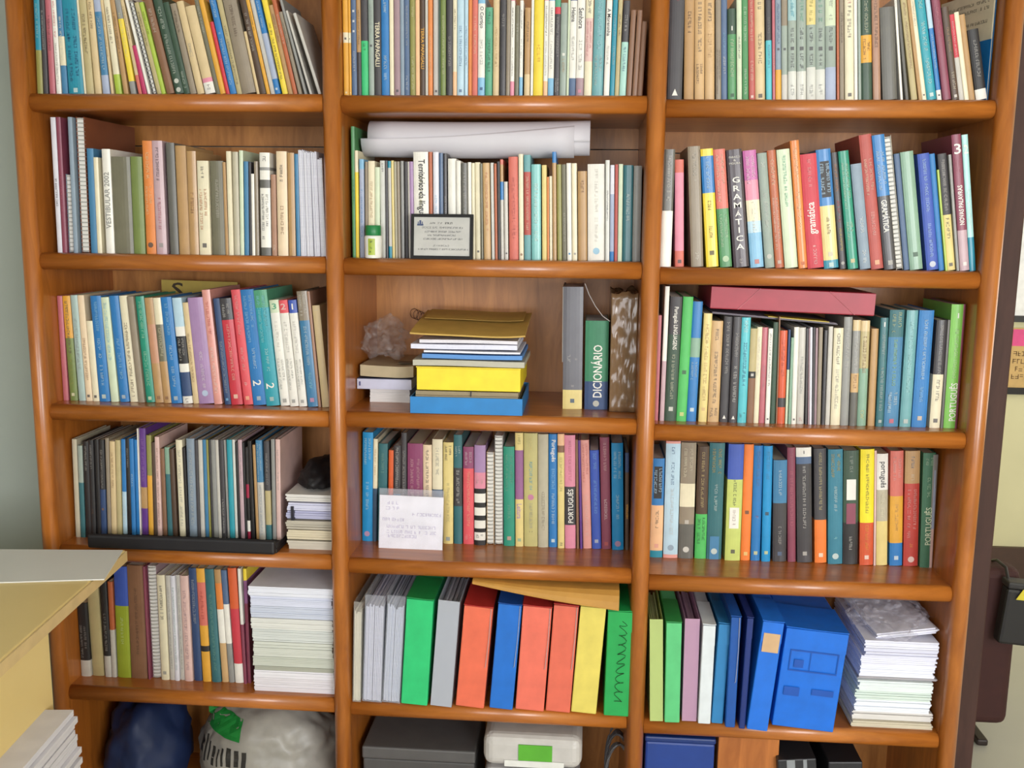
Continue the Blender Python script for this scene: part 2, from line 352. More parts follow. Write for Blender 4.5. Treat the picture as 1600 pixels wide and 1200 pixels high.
BOOKS = '''
= 0 0 0.02
0.0256|0.012|0.1986|0.026|teal@.55,olive|||teal and olive book on top shelf of left bay
0.0392|0.0097|0.1938|0.0208|charcoal|||charcoal book on top shelf of left bay
0.051|0.0125|0.2032|0.0124|rose|||rose book on top shelf of left bay
0.0667|0.0105|0.2078|0|white||red s .1-.45;grey s .5-.9|white book on top shelf of left bay
0.0791|0.012|0.1959|-0.008|steel@.4,cream@.7,steel|||steel blue and cream book on top shelf of left bay
0.0939|0.0327|0.2029|-0.0192|teal||navy s .15-.45 2;navy s .4-.9 2;white b .96|thick teal book on top shelf of left bay
0.1287|0.0041|0.1933|-0.0285|cream|||thin cream booklet on top shelf of left bay
0.1343|0.0158|0.198|-0.0345|khaki|||khaki book between cream and sand ones on top shelf of left bay
0.1519|0.0135|0.2004|-0.0408|sand|||sand book between khaki and lavender ones on top shelf of left bay
0.168|0.0148|0.1956|-0.0521|lav@.15,steel@.8,lav||white s .2-.75|lavender and steel blue book on top shelf of left bay
0.1865|0.0055|0.2028|-0.068|sand|||thin sand booklet between lavender and cream ones on top shelf of left bay
0.196|0.0129|0.2031|-0.0857|cream@.8,lime|||cream and lime book on top shelf of left bay
0.2134|0.0099|0.1986|-0.1063|tan|||tan book on top shelf of left bay
0.2287|0.0114|0.2038|-0.1305|red@.06,grey@.25,yellow@.87,grey|||red and grey book on top shelf of left bay
0.2458|0.0072|0.1973|-0.1557|sand@.8,coral|||thin sand and coral booklet on top shelf of left bay
0.2564|0.0088|0.0992|-0.1817|magenta|0||thin magenta booklet on top shelf of left bay
0.2682|0.0056|0.2062|-0.2061|white|0||thin white booklet on top shelf of left bay
0.2772|0.0082|0.1923|-0.2198|charcoal|coil||thin charcoal spiral notebook on top shelf of left bay
0.2874|0.0097|0.1874|-0.2196|khaki|||khaki book between charcoal and lime ones on top shelf of left bay
0.2977|0.0085|0.1871|-0.2138|lime|||thin lime booklet on top shelf of left bay
0.3081|0.016|0.199|-0.2108|brown|||brown book on top shelf of left bay
0.3262|0.0186|0.2012|-0.2092|dkgreen||white s .12-.35;white s .4-.8;white o .87;white o .96|dark green book between brown and dark green ones on top shelf of left bay
0.3456|0.0122|0.1865|-0.2038|dkgreen||white s .75-.95|dark green book between dark green and taupe ones on top shelf of left bay
0.3587|0.0128|0.1838|-0.1985|taupe|||taupe book on top shelf of left bay
0.3735|0.0147|0.1886|-0.201|sand||grey s .4-.6|sand book between taupe and sand ones on top shelf of left bay
0.3915|0.021|0.178|-0.2082|sand@.82,pink@.87,white||charcoal s .9-.98|sand and pink book on top shelf of left bay
0.4146|0.0089|0.1959|-0.2098|olivegrey|||thin olive grey booklet on top shelf of left bay
0.4244|0.0101|0.1909|-0.2057|amber|0||amber book on top shelf of left bay
0.4352|0.0071|0.1476|-0.203|red|0||thin red booklet on top shelf of left bay
0.4436|0.0132|0.2026|-0.201|blue||white s .05-.25;white s .38-.92|blue book on top shelf of left bay
0.4582|0.0109|0.1975|-0.1952|khaki||charcoal s .3-.9|khaki book between blue and taupe ones on top shelf of left bay
0.471|0.028|0.1996|-0.1895|taupe|||thick taupe book on top shelf of left bay
0.5004|0.0059|0.1278|-0.1905|sand|0||thin sand booklet between taupe and dark brown ones on top shelf of left bay
0.5076|0.0126|0.1973|-0.1971|dkbrown|||dark brown book on top shelf of left bay
0.5221|0.007|0.1951|-0.2029|amber|||thin amber booklet on top shelf of left bay
0.531|0.0091|0.1975|-0.2052|lgrey|0||thin light grey booklet between amber and blue ones on top shelf of left bay
0.5412|0.0108|0.2046|-0.2054|blue@.4,lav@.85,blue||white s .05-.35;white b .95|blue and lavender book on top shelf of left bay
0.5552|0.0113|0.195|-0.2053|yellow||charcoal s .25-.85|yellow book on top shelf of left bay
0.5679|0.0093|0.1807|-0.2072|tan|||thin tan booklet on top shelf of left bay
0.5792|0.0083|0.1928|-0.2142|rust|||thin rust booklet on top shelf of left bay
0.5906|0.0068|0.167|-0.228|taupe|||thin taupe booklet on top shelf of left bay
0.6019|0.0051|0.1967|-0.25|grey|0||thin grey booklet on top shelf of left bay
0.613|0.0045|0.1728|-0.2788|lgrey|0||thin light grey booklet between grey and light grey ones on top shelf of left bay
0.6319|0.0061|0.1678|-0.3018|lgrey|0||thin light grey booklet at the right end of top shelf of left bay
= 1 0 0.02
0.6856|0.0102|0.2015|0|amber@.38,cream@.48,amber||charcoal b .44;cream b .97|amber and cream book on top shelf of middle bay
0.6964|0.0045|0.2014|0|amber@.38,cream@.48,amber||charcoal b .44;cream b .97|thin amber and cream booklet on top shelf of middle bay
0.7018|0.0104|0.1967|0|slate||white b .15;white b .25;white b .35;white s .55-.75|slate blue book between amber and tan ones on top shelf of middle bay
0.7134|0.0089|0.192|0|tan@.55,charcoal|||thin tan and charcoal booklet on top shelf of middle bay
0.7234|0.0131|0.1966|0|charcoal@.45,emerald||dkgreen s .48-.56|charcoal and emerald book on top shelf of middle bay
0.7375|0.0106|0.1988|0|greengrey||charcoal b .5;grey s .1-.4|green-grey book between charcoal and charcoal ones on top shelf of middle bay
0.749|0.0146|0.1941|0|charcoal||cream d .25-.7 TERRA PAPAGALLI|charcoal book titled TERRA PAPAGALLI on top shelf of middle bay
0.7648|0.0156|0.1986|0|blue||white s .05-.2;white s .6-.85|blue book on top shelf of middle bay
0.782|0.0081|0.1939|0|cream|0||thin cream booklet on top shelf of middle bay
0.791|0.0121|0.1985|0|mauve||charcoal b .95|mauve book on top shelf of middle bay
0.804|0.0078|0.1915|0|bluegrey|0||thin blue-grey booklet on top shelf of middle bay
0.8125|0.0101|0.1961|0|slate||lgrey s .1-.5;white s .8-.95|slate blue book between blue-grey and olive ones on top shelf of middle bay
0.8234|0.0113|0.1937|0|olive||cream s .1-.2;cream s .6-.95|olive book on top shelf of middle bay
0.8356|0.0078|0.1913|0|peach|0||thin peach booklet on top shelf of middle bay
0.8443|0.0105|0.1913|0|dkbrown||amber d .3-.72 TERRA PAPAGALLI|dark brown book titled TERRA PAPAGALLI on top shelf of middle bay
0.8558|0.0051|0.1912|0|lgrey|0||thin light grey booklet on top shelf of middle bay
0.8617|0.0085|0.1958|0|orange||cream s .4-.8|thin orange booklet between light grey and light grey ones on top shelf of middle bay
0.8717|0.011|0.1934|0|lgrey||charcoal b .95|light grey book on top shelf of middle bay
0.8836|0.0031|0.1911|0|dkgreen|0||thin dark green booklet on top shelf of middle bay
0.8873|0.0103|0.1956|0|olivegreen||cream s .2-.8|olive green book on top shelf of middle bay
0.8985|0.013|0.1933|0|charcoal||lgrey s .4-.7|charcoal book between olive green and cream ones on top shelf of middle bay
0.9123|0.008|0.1909|0|cream@.75,peach|||thin cream and peach booklet on top shelf of middle bay
0.9212|0.0139|0.1954|0|paleblue||slate s .3-.7;slate b .95|pale blue book on top shelf of middle bay
0.9361|0.007|0.1954|0|paleblue||slate s .3-.7|thin pale blue booklet on top shelf of middle bay
0.944|0.0073|0.193|0|orange|0||thin orange booklet between pale blue and coral ones on top shelf of middle bay
0.9521|0.0107|0.193|0|coral||cream s .2-.6|coral book on top shelf of middle bay
0.9637|0.0139|0.1998|0|sky@.1,white@.82,sky||charcoal d .13-.34 O Cortiço;grey s .45-.7;navy b .93|sky blue and white book titled O Cortiço on top shelf of middle bay
0.979|0.0139|0.1722|0|seagreen||dkgreen s .05-.2;dkgreen s .35-.75|sea green book on top shelf of middle bay
0.9942|0.0124|0.1927|0|sand||tan s .3-.7|sand book on top shelf of middle bay
1.0083|0.0124|0.1904|0|charcoal||lgrey s .15-.3|charcoal book between sand and taupe ones on top shelf of middle bay
1.0216|0.0075|0.1926|0|taupe|0||thin taupe booklet on top shelf of middle bay
1.0299|0.0079|0.1903|0|pink@.03,white@.85,pink||charcoal s .1-.4;grey s .5-.8|thin pink and white booklet, twenty-second from right on top shelf of middle bay
1.0387|0.0084|0.1765|0|olivegrey|||thin olive grey booklet on top shelf of middle bay
1.0483|0.0067|0.1856|0|white@.8,sky||charcoal s .1-.3;grey s .4-.6|thin white and sky blue booklet on top shelf of middle bay
1.0583|0.0113|0.1718|0|tan@.75,sand|||tan and sand book on top shelf of middle bay
1.071|0.005|0.19|0|white|0||thin white booklet on top shelf of middle bay
1.0769|0.0196|0.1991|0|yellow||amber s .5-.7|yellow book on top shelf of middle bay
1.0974|0.0084|0.1944|0|pink@.05,white@.85,peach||charcoal s .1-.4;grey s .45-.8|thin pink and white booklet, sixteenth from right on top shelf of middle bay
1.1067|0.0113|0.1944|0|sky@.05,white@.82,sky||charcoal s .12-.4;grey s .45-.75|sky blue and white book, fifteenth from right on top shelf of middle bay
1.1189|0.0108|0.192|0|seagreen@.1,red@.17,charcoal||lgrey s .2-.6;white s .82-.97 2|sea green and red book on top shelf of middle bay
1.1306|0.0132|0.1806|0|greengrey||white b .55;tan s .6-.75|green-grey book between sea green and pale green ones on top shelf of middle bay
1.1447|0.0042|0.1896|0|palegreen|0||thin pale green booklet on top shelf of middle bay
1.1495|0.013|0.1941|0|slate@.05,white@.82,slate||charcoal d .12-.26 Helena;grey s .4-.65|slate blue and white book titled Helena on top shelf of middle bay
1.1634|0.0154|0.1986|0|mauve@.05,white@.82,mauve||charcoal d .14-.34 Senhora;grey s .45-.75;pink b .95|mauve and white book titled Senhora on top shelf of middle bay
1.1801|0.0151|0.194|0|cream@.22,palepink@.65,cream||charcoal s .02-.2;rose s .25-.6 2|cream and pale pink book on top shelf of middle bay
1.1961|0.0221|0.1984|0.0061|greyteal||paleblue s .05-.55;lgrey s .6-.9 2|grey-teal book on top shelf of middle bay
1.2198|0.0112|0.1938|0.009|cream@.05,white||charcoal d .13-.4 A Moreninha;grey s .5-.7|cream and white book titled A Moreninha on top shelf of middle bay
1.2319|0.0093|0.1937|0.0117|teal||lgrey s .2-.4;lgrey s .5-.7|thin teal booklet on top shelf of middle bay
1.242|0.0083|0.1914|0.0157|khaki|||thin khaki booklet on top shelf of middle bay
1.2512|0.0129|0.1845|0.0224|charcoal@.43,mint||white s .15-.35;slate s .48-.75|charcoal and mint book on top shelf of middle bay
1.2652|0.0107|0.1663|0.03|brown|0||brown book between charcoal and brown ones on top shelf of middle bay
1.2772|0.0097|0.1651|0.0343|brown|0||brown book between brown and brown ones on top shelf of middle bay
1.2878|0.0099|0.1445|0.0349|brown|0||brown book at the right end of top shelf of middle bay
= 2 0 0.02
1.3484|0.0288|0.2046|-0.0096|charcoal||red s .0-.07;white t .93|thick charcoal book on top shelf of right bay
1.3818|0.0192|0.1977|-0.0303|tan|||tan book between charcoal and sandy tan ones on top shelf of right bay
1.4031|0.0189|0.1976|-0.039|sandtan||charcoal s .05-.55;dkbrown s .65-.85 2|sandy tan book between tan and sandy tan ones on top shelf of right bay
1.4237|0.0185|0.1953|-0.0446|sandtan||charcoal s .05-.25;tan s .35-.6|sandy tan book between sandy tan and taupe ones on top shelf of right bay
1.4448|0.0105|0.1952|-0.0476|taupe||dkbrown s .5-.95 2|taupe book on top shelf of right bay
1.4562|0.0119|0.1996|-0.0498|slate||sky s .35-.55;white s .58-.75|slate blue book on top shelf of right bay
1.469|0.0162|0.1748|-0.0517|dkgreen@.28,green||white h .18-.25 1;cream s .3-.75;dkgreen b .95|dark green and green book on top shelf of right bay
1.4865|0.0095|0.1973|-0.0539|palegreen||charcoal s .38-.62|pale green book on top shelf of right bay
1.4974|0.0114|0.1972|-0.0571|green||white s .1-.45;white s .7-.95|green book on top shelf of right bay
1.5102|0.0123|0.2017|-0.0604|brick||cream s .05-.45;cream s .62-.82;white b .97|brick red book on top shelf of right bay
1.5239|0.0189|0.1994|-0.062|sand||charcoal s .0-.15;dkbrown s .35-.65;charcoal b .96|sand book on top shelf of right bay
1.5447|0.0109|0.197|-0.0613|charcoal@.42,cyan||grey s .2-.35;slate s .45-.7|charcoal and turquoise book on top shelf of right bay
1.5565|0.0052|0.1969|-0.0599|rose||cream s .5-.7|thin rose booklet on top shelf of right bay
1.5631|0.0109|0.1946|-0.0593|steelgrey@.7,amber||charcoal b .5;navy s .05-.45|steel grey and amber book on top shelf of right bay
1.5749|0.0113|0.1946|-0.0594|taupe@.27,greengrey@.75,lgrey||charcoal b .5|taupe and green-grey book on top shelf of right bay
1.5876|0.016|0.1968|-0.0599|paleteal@.23,greengrey@.72,palegrey||charcoal b .5;teal s .03-.2;charcoal s .3-.45;charcoal s .55-.7;grey s .85-.97|pale teal and green-grey book on top shelf of right bay
1.6049|0.0179|0.1967|-0.0608|greengrey@.72,palegrey||charcoal b .5;seagreen s .03-.25;charcoal s .3-.45;charcoal s .55-.7;grey s .85-.97|green-grey and pale grey book, seventeenth from left on top shelf of right bay
1.6242|0.0169|0.1966|-0.0622|straw@.27,greengrey@.68,palegrey||charcoal b .5;olive s .03-.25;charcoal s .3-.45;charcoal s .55-.67;grey s .85-.97|straw yellow and green-grey book on top shelf of right bay
1.642|0.0183|0.1965|-0.0644|greengrey@.7,palegrey||charcoal b .5;seagreen s .03-.28;charcoal s .3-.45;charcoal s .55-.68;grey s .85-.97|green-grey and pale grey book, nineteenth from left on top shelf of right bay
1.6612|0.0196|0.1964|-0.067|palegreen@.28,greengrey@.68,lav||charcoal b .5;grey s .03-.25;charcoal s .3-.45|pale green and green-grey book on top shelf of right bay
1.6829|0.0045|0.1964|-0.0695|rust|0||thin rust booklet on top shelf of right bay
1.6883|0.0082|0.1941|-0.0715|taupe|||thin taupe booklet on top shelf of right bay
1.6992|0.017|0.1985|-0.0728|cream||rose s .0-.1;charcoal s .1-.4;charcoal b .95|cream book on top shelf of right bay
1.7171|0.0061|0.1985|-0.0748|white|0||thin white booklet between cream and green-grey ones on top shelf of right bay
1.7245|0.0052|0.194|-0.0782|greengrey|0||thin green-grey booklet on top shelf of right bay
1.732|0.0204|0.194|-0.0814|dkgreen@.36,amber@.63,dkgreen||cream s .03-.35;dkbrown s .4-.6 2|dark green and amber book on top shelf of right bay
1.7543|0.0144|0.1985|-0.0877|rosebrown||dkbrown s .05-.5|rosy brown book on top shelf of right bay
1.7725|0.0276|0.1763|-0.1064|dkgrey|0||thick dark grey book on top shelf of right bay
1.8061|0.0045|0.1948|-0.1369|white||grey s .02-.1|thin white booklet between dark grey and dark grey ones on top shelf of right bay
1.8169|0.0058|0.1956|-0.1658|dkgrey|0||thin dark grey booklet on top shelf of right bay
1.827|0.0114|0.1984|-0.1843|khaki||brown s .05-.7|khaki book on top shelf of right bay
1.8411|0.0061|0.1965|-0.1944|tan|0||thin tan booklet on top shelf of right bay
1.8486|0.0082|0.2011|-0.1992|cream||grey s .05-.3;charcoal b .95|thin cream booklet between tan and teal ones on top shelf of right bay
1.8588|0.0179|0.2011|-0.1993|tealbright||palegreen s .05-.15;white s .25-.55;white s .6-.85;white b .95|teal book on top shelf of right bay
1.8781|0.0086|0.1986|-0.1969|paleblue@.3,blue@.9,white||white s .35-.7;charcoal b .95|thin pale blue and blue booklet on top shelf of right bay
1.8882|0.0149|0.2008|-0.1958|maroon||rose s .1-.4|maroon book on top shelf of right bay
1.9048|0.0133|0.1781|-0.1974|dkbrown||tan s .2-.5;cream s .7-.9;white b .96|dark brown book on top shelf of right bay
1.9194|0.0091|0.1645|-0.1997|red@.5,lgrey|||thin red and light grey booklet on top shelf of right bay
1.9295|0.0086|0.1691|-0.2019|cream|0||thin cream booklet between red and tan ones on top shelf of right bay
1.9393|0.0108|0.1647|-0.2055|tan|0||tan book between cream and black ones on top shelf of right bay
1.9515|0.0201|0.1351|-0.2093|black@.85,white||lgrey s .1-.7|black and white book on top shelf of right bay
= 0 1 0.02
0.046|0.0115|0.2853|0.0079|lavwhite||charcoal s .45-.65|lavender white book on second shelf of left bay
0.0585|0.0102|0.2853|0.0126|maroon||rose s .4-.7|maroon book on second shelf of left bay
0.0698|0.0133|0.1675|0.0159|steelgrey|coil||steel grey spiral notebook on second shelf of left bay
0.0848|0.0093|0.2854|0.0156|bluegrey|0||thin blue-grey booklet on second shelf of left bay
0.0985|0.0173|0.2869|0.0146|cbrown|coil||reddish brown spiral notebook on second shelf of left bay
0.1215|0.0145|0.2212|0.0138|steel|0||steel blue book on second shelf of left bay
0.1371|0.0098|0.2026|0.0114|cream|0||cream book between steel blue and white ones on second shelf of left bay
0.1566|0.0182|0.22|0.0081|white||grey u .22-.76 VESTIBULAR 2002|white book titled VESTIBULAR 2002 on second shelf of left bay
0.1755|0.0417|0.2043|0.0071|olivegrey|0||thick olive grey book between white and olive green ones on second shelf of left bay
0.2195|0.0249|0.2046|0.0083|olivegreen|0||olive green book on second shelf of left bay
0.2466|0.0212|0.2376|0.0074|orange||cream s .1-.35;cream s .4-.65 2;charcoal o .92|orange book on second shelf of left bay
0.2702|0.0222|0.2377|0|mauvepink||charcoal s .06-.35;rose s .5-.8;grey b .92|mauve pink book on second shelf of left bay
0.3002|0.018|0.2336|0|dkgrey|0||dark grey book on second shelf of left bay
0.3192|0.0229|0.228|0|tan|0||tan book between dark grey and tan ones on second shelf of left bay
0.3431|0.0198|0.2168|0.0054|tan||brown s .4-.6|tan book between tan and cream ones on second shelf of left bay
0.3649|0.0246|0.1969|0.0071|cream||charcoal s .05-.2;rust s .3-.75 2;charcoal b .9|cream book between tan and olive grey ones on second shelf of left bay
0.3924|0.0282|0.1971|0.0055|olivegrey||lgrey s .2-.6|thick olive grey book between cream and tan ones on second shelf of left bay
0.4223|0.0063|0.1944|0|tan|0||thin tan booklet on second shelf of left bay
0.4302|0.0099|0.2167|0.006|cream|0||cream book between tan and greyish beige ones on second shelf of left bay
0.4411|0.0118|0.2159|0.0126|greybeige|0||greyish beige book on second shelf of left bay
0.4539|0.0081|0.2188|0.0201|palegreen|0||thin pale green booklet on second shelf of left bay
0.4636|0.0093|0.1962|0.0226|steel|0||thin steel blue booklet between pale green and charcoal ones on second shelf of left bay
0.4739|0.0051|0.1948|0.0195|charcoal|0||thin charcoal booklet on second shelf of left bay
0.4812|0.0063|0.1706|0.0154|white|0||thin white booklet on second shelf of left bay
0.4885|0.0075|0.1963|0.0129|taupe|0||thin taupe booklet on second shelf of left bay
0.5006|0.0214|0.2143|0.0115|white@.14,grey@.17,white@.26,dkgrey@.34,white@.92,dkgrey||charcoal s .02-.1;charcoal s .4-.85 2|white and grey book on second shelf of left bay
0.5242|0.0105|0.1695|0.0096|rosebrown||white s .85-.95|rosy brown book on second shelf of left bay
0.5369|0.0219|0.2173|0.0079|peachcream||charcoal s .13-.3;brown s .52-.8|peach cream book on second shelf of left bay
0.5604|0.0141|0.2146|0.0062|tan|0||tan book between peach cream and steel blue ones on second shelf of left bay
0.5764|0.0082|0.2124|0|steel|0||thin steel blue booklet between tan and lavender white ones on second shelf of left bay
0.5869|0.0122|0.2224|-0.0053|lavwhite|paper||lavender white paper bundle, fourth from right on second shelf of left bay
0.6013|0.0128|0.2182|-0.0136|lavwhite|paper||lavender white paper bundle, third from right on second shelf of left bay
0.6159|0.0126|0.2184|-0.0202|lavwhite|paper||lavender white paper bundle, second from right on second shelf of left bay
0.6301|0.011|0.2043|-0.024|lavwhite|paper||lavender white paper bundle at the right end of second shelf of left bay
= 1 1 0.045
0.6922|0.0071|0.2733|0|green||dkgreen s .4-.6|thin green booklet on second shelf of middle bay
0.7003|0.0065|0.2237|0|cream@.2,yellow|0||thin cream and yellow booklet on second shelf of middle bay
0.7085|0.0093|0.2061|0.0049|sky@.1,lav||blue s .3-.8|thin sky blue and lavender booklet on second shelf of middle bay
0.7193|0.0056|0.201|0.0085|taupe|0||thin taupe booklet between sky blue and cream ones on second shelf of middle bay
0.726|0.0141|0.2025|0.0097|cream||tan s .2-.6|cream book between taupe and pale green ones on second shelf of middle bay
0.741|0.0104|0.1898|0.0077|palegreen|0||pale green book on second shelf of middle bay
0.7532|0.0108|0.2035|0|palegrey||charcoal s .03-.12|pale grey book on second shelf of middle bay
0.7651|0.0044|0.2036|0|charcoal|0||thin charcoal booklet between pale grey and teal ones on second shelf of middle bay
0.7709|0.0067|0.2028|-0.005|teal@.07,lgrey@.88,teal|0||thin teal and light grey booklet on second shelf of middle bay
0.7789|0.005|0.2037|-0.0077|straw|0||thin straw yellow booklet on second shelf of middle bay
0.7849|0.0056|0.2015|-0.0085|greybeige|0||thin greyish beige booklet on second shelf of middle bay
0.7915|0.0056|0.2015|-0.0074|taupe|0||thin taupe booklet between greyish beige and grey ones on second shelf of middle bay
0.7981|0.0065|0.203|-0.006|grey|0||thin grey booklet on second shelf of middle bay
0.8065|0.0068|0.2016|-0.0065|charcoal|0||thin charcoal booklet between grey and light grey ones on second shelf of middle bay
0.8143|0.0038|0.2017|-0.0087|lgrey|0||thin light grey booklet between charcoal and lavender purple ones on second shelf of middle bay
0.8187|0.0077|0.2017|-0.0105|lavpurple|0||thin lavender purple booklet on second shelf of middle bay
0.8274|0.031|0.2216|-0.0101|white||black d .07-.6 Territórios da língua;olive s .2-.55;grey s .15-.4|thick white book titled Territórios da língua on second shelf of middle bay
0.8594|0.0071|0.2218|-0.0081|rust|0||thin rust booklet between white and lavender white ones on second shelf of middle bay
0.868|0.0121|0.2219|-0.0062|lavwhite||sky s .4-.6|lavender white book on second shelf of middle bay
0.8812|0.0079|0.2197|-0.006|slate|0||thin slate blue booklet on second shelf of middle bay
0.8901|0.0073|0.2192|-0.0071|charcoal||white s .4-.6|thin charcoal booklet between slate blue and white ones on second shelf of middle bay
0.8996|0.0174|0.2085|-0.0082|white|0||white book between charcoal and white ones on second shelf of middle bay
0.918|0.0091|0.2038|-0.0089|white|0||thin white booklet between white and dark grey ones on second shelf of middle bay
0.9287|0.013|0.1996|-0.0102|dkgrey||lgrey s .1-.6|dark grey book on second shelf of middle bay
0.943|0.0067|0.2011|-0.012|white|0||thin white booklet between dark grey and cream ones on second shelf of middle bay
0.9507|0.0067|0.1997|-0.0135|cream|0||thin cream booklet between white and cream ones on second shelf of middle bay
0.9584|0.0106|0.2012|-0.0153|cream||charcoal b .92|cream book between cream and olive grey ones on second shelf of middle bay
0.9703|0.0045|0.1985|-0.0188|olivegrey|0||thin olive grey booklet on second shelf of middle bay
0.9764|0.0142|0.1999|-0.023|sandtan||rust s .1-.7|sandy tan book on second shelf of middle bay
0.9926|0.0067|0.2006|-0.0243|palegrey|0||thin pale grey booklet between sandy tan and rust ones on second shelf of middle bay
1.0003|0.0049|0.1987|-0.0221|rust|0||thin rust booklet between pale grey and charcoal ones on second shelf of middle bay
1.0062|0.0055|0.203|-0.0201|charcoal|0||thin charcoal booklet between rust and coral ones on second shelf of middle bay
1.0127|0.0061|0.2072|-0.0204|coral@.05,tan@.22,blue@.4,lgrey|0||thin coral and tan booklet on second shelf of middle bay
1.0198|0.0079|0.162|-0.0213|lgrey||charcoal b .92|thin light grey booklet between coral and coral ones on second shelf of middle bay
1.0301|0.0193|0.213|-0.021|coral||brick s .2-.8|coral book on second shelf of middle bay
1.051|0.0096|0.2187|-0.02|cream||brown o .95|cream book between coral and grey-teal ones on second shelf of middle bay
1.0622|0.0137|0.2168|-0.0196|greyteal@.16,brick@.76,greyteal||cream s .2-.73|grey-teal and brick red book on second shelf of middle bay
1.0775|0.0196|0.1978|-0.0201|aqua||white s .2-.8|aqua book on second shelf of middle bay
1.0998|0.0096|0.1965|-0.0206|straw|0||straw yellow book on second shelf of middle bay
1.1103|0.004|0.1726|-0.0209|orange|0||thin orange booklet on second shelf of middle bay
1.1156|0.006|0.1741|-0.0222|cream|0||thin cream booklet between orange and blue ones on second shelf of middle bay
1.1226|0.0078|0.2234|-0.0249|blue@.1,tan|0||thin blue and tan booklet on second shelf of middle bay
1.132|0.0095|0.1982|-0.0278|olive|0||olive book on second shelf of middle bay
1.1425|0.0095|0.1983|-0.0298|olivegrey||lgrey s .5-.8|olive grey book on second shelf of middle bay
1.153|0.0095|0.2006|-0.0303|white||blue b .93|white book between olive grey and cream ones on second shelf of middle bay
1.1635|0.0107|0.2007|-0.0297|cream||grey b .93|cream book between white and tan ones on second shelf of middle bay
1.1758|0.0188|0.1844|-0.0284|tan||brown s .1-.25|tan book on second shelf of middle bay
1.1962|0.0353|0.1992|-0.0266|white||lgrey s .05-.5;lgrey s .55-.8;sky o .9|thick white book between tan and pale grey ones on second shelf of middle bay
1.2325|0.0086|0.2072|-0.0237|palegrey||charcoal s .3-.6|thin pale grey booklet between white and lavender white ones on second shelf of middle bay
1.2421|0.0083|0.1975|-0.0206|lavwhite@.3,lav@.9,blue|0||thin lavender white and lavender booklet on second shelf of middle bay
1.2514|0.0063|0.1989|-0.0185|brick|0||thin brick red booklet on second shelf of middle bay
1.2586|0.0086|0.1995|-0.0167|palegreen|0||thin pale green booklet on second shelf of middle bay
1.2682|0.0199|0.1976|-0.014|dkteal||white s .3-.6|dark teal book on second shelf of middle bay
1.289|0.0164|0.1964|-0.0118|grey|0||grey book on second shelf of middle bay
= 2 1 0.02
1.3464|0.0212|0.2369|-0|dkgrey@.52,white||white s .05-.45|dark grey and white book on second shelf of right bay
1.3768|0.0175|0.2166|-0.0404|coral@.12,pink@.85,coral||charcoal b .95|coral and pink book on second shelf of right bay
1.41|0.0247|0.2433|-0.0709|taupe||lgrey s .05-.3;white s .88-.96|taupe book on second shelf of right bay
1.441|0.0244|0.2385|-0.0949|yellow@.06,blue@.37,yellow||white s .07-.34;charcoal s .4-.55;charcoal s .65-.75;charcoal b .88|yellow and blue book on second shelf of right bay
1.4692|0.0238|0.2381|-0.1075|coral@.5,green||cream s .05-.45 2;palegreen s .55-.85 2;palegreen o .93|coral and green book on second shelf of right bay
1.4969|0.0306|0.2373|-0.1138|plumblack||lgrey h .05-.13 FARACO/&/MOURA;white h .22-.86 G/R/A/M/Á/T/I/C/A;white s .93-.97|thick plum black book titled GRAMÁTICA on second shelf of right bay
1.5307|0.0263|0.236|-0.1191|orchid@.25,pink@.42,cream@.6,paleblue@.7,sky@1||white s .05-.3 2;white s .4-.7;coral b .95|thick orchid and pink book on second shelf of right bay
1.5609|0.0185|0.2317|-0.1242|greengrey||white s .08-.12;lgrey s .35-.65;lgrey o .9|green-grey book on second shelf of right bay
1.5817|0.0173|0.2374|-0.1278|rust||cream s .08-.3;white s .4-.85 2;lgrey b .95|rust book on second shelf of right bay
1.6007|0.0256|0.2389|-0.1284|palegreen||seagreen s .05-.5|pale green book on second shelf of right bay
1.628|0.017|0.2568|-0.1272|orange||cream s .05-.3;cream s .4-.7;rust b .96|orange book on second shelf of right bay
1.6464|0.0319|0.2296|-0.1279|red||palepink s .05-.3;white u .42-.7 gramática;white s .8-.97|thick red book titled gramática on second shelf of right bay
1.6801|0.0286|0.2395|-0.1329|blue@.47,straw@.93,teal||black r .1-.4;white s .12-.38 2;charcoal s .55-.72;lgrey b .88;white b .97|thick blue and straw yellow book on second shelf of right bay
1.7114|0.0126|0.2345|-0.141|charcoal||orange s .1-.35;red s .4-.6;yellow s .65-.85;lgrey o .95|charcoal book on second shelf of right bay
1.7268|0.0198|0.237|-0.1494|tealgreen||cream s .1-.5 2;cream s .6-.75 2;peach b .93|teal green book on second shelf of right bay
1.7511|0.0209|0.2119|-0.1566|bluegrey||white s .5-.65;white s .82-.95|blue-grey book on second shelf of right bay
1.7738|0.0241|0.2697|-0.1617|brick||cream s .18-.45 2;palepink s .57-.75;peach b .95|brick red book on second shelf of right bay
1.7991|0.024|0.2691|-0.1641|blue@.45,charcoal||white s .12-.42 2;white d .48-.72 GRAMÁTICA;lgrey b .95|blue and charcoal book titled GRAMÁTICA on second shelf of right bay
1.8244|0.0131|0.2687|-0.1633|greybeige|coil||greyish beige spiral notebook on second shelf of right bay
1.8386|0.0104|0.2332|-0.1601|slate|0||slate blue book on second shelf of right bay
1.8502|0.025|0.2364|-0.158|sage||dkgreen b .87|sage green book on second shelf of right bay
1.8835|0.0228|0.2329|-0.1591|royal||paleblue s .05-.5;paleblue s .6-.9;white o .95|royal blue book on second shelf of right bay
1.9076|0.0104|0.2337|-0.1618|blue|0||blue book on second shelf of right bay
1.919|0.0039|0.2024|-0.1626|lime|0||thin lime booklet on second shelf of right bay
1.9239|0.0168|0.2336|-0.159|charcoal@.52,straw||lgrey s .05-.5;charcoal s .55-.75;charcoal b .95|charcoal and straw yellow book on second shelf of right bay
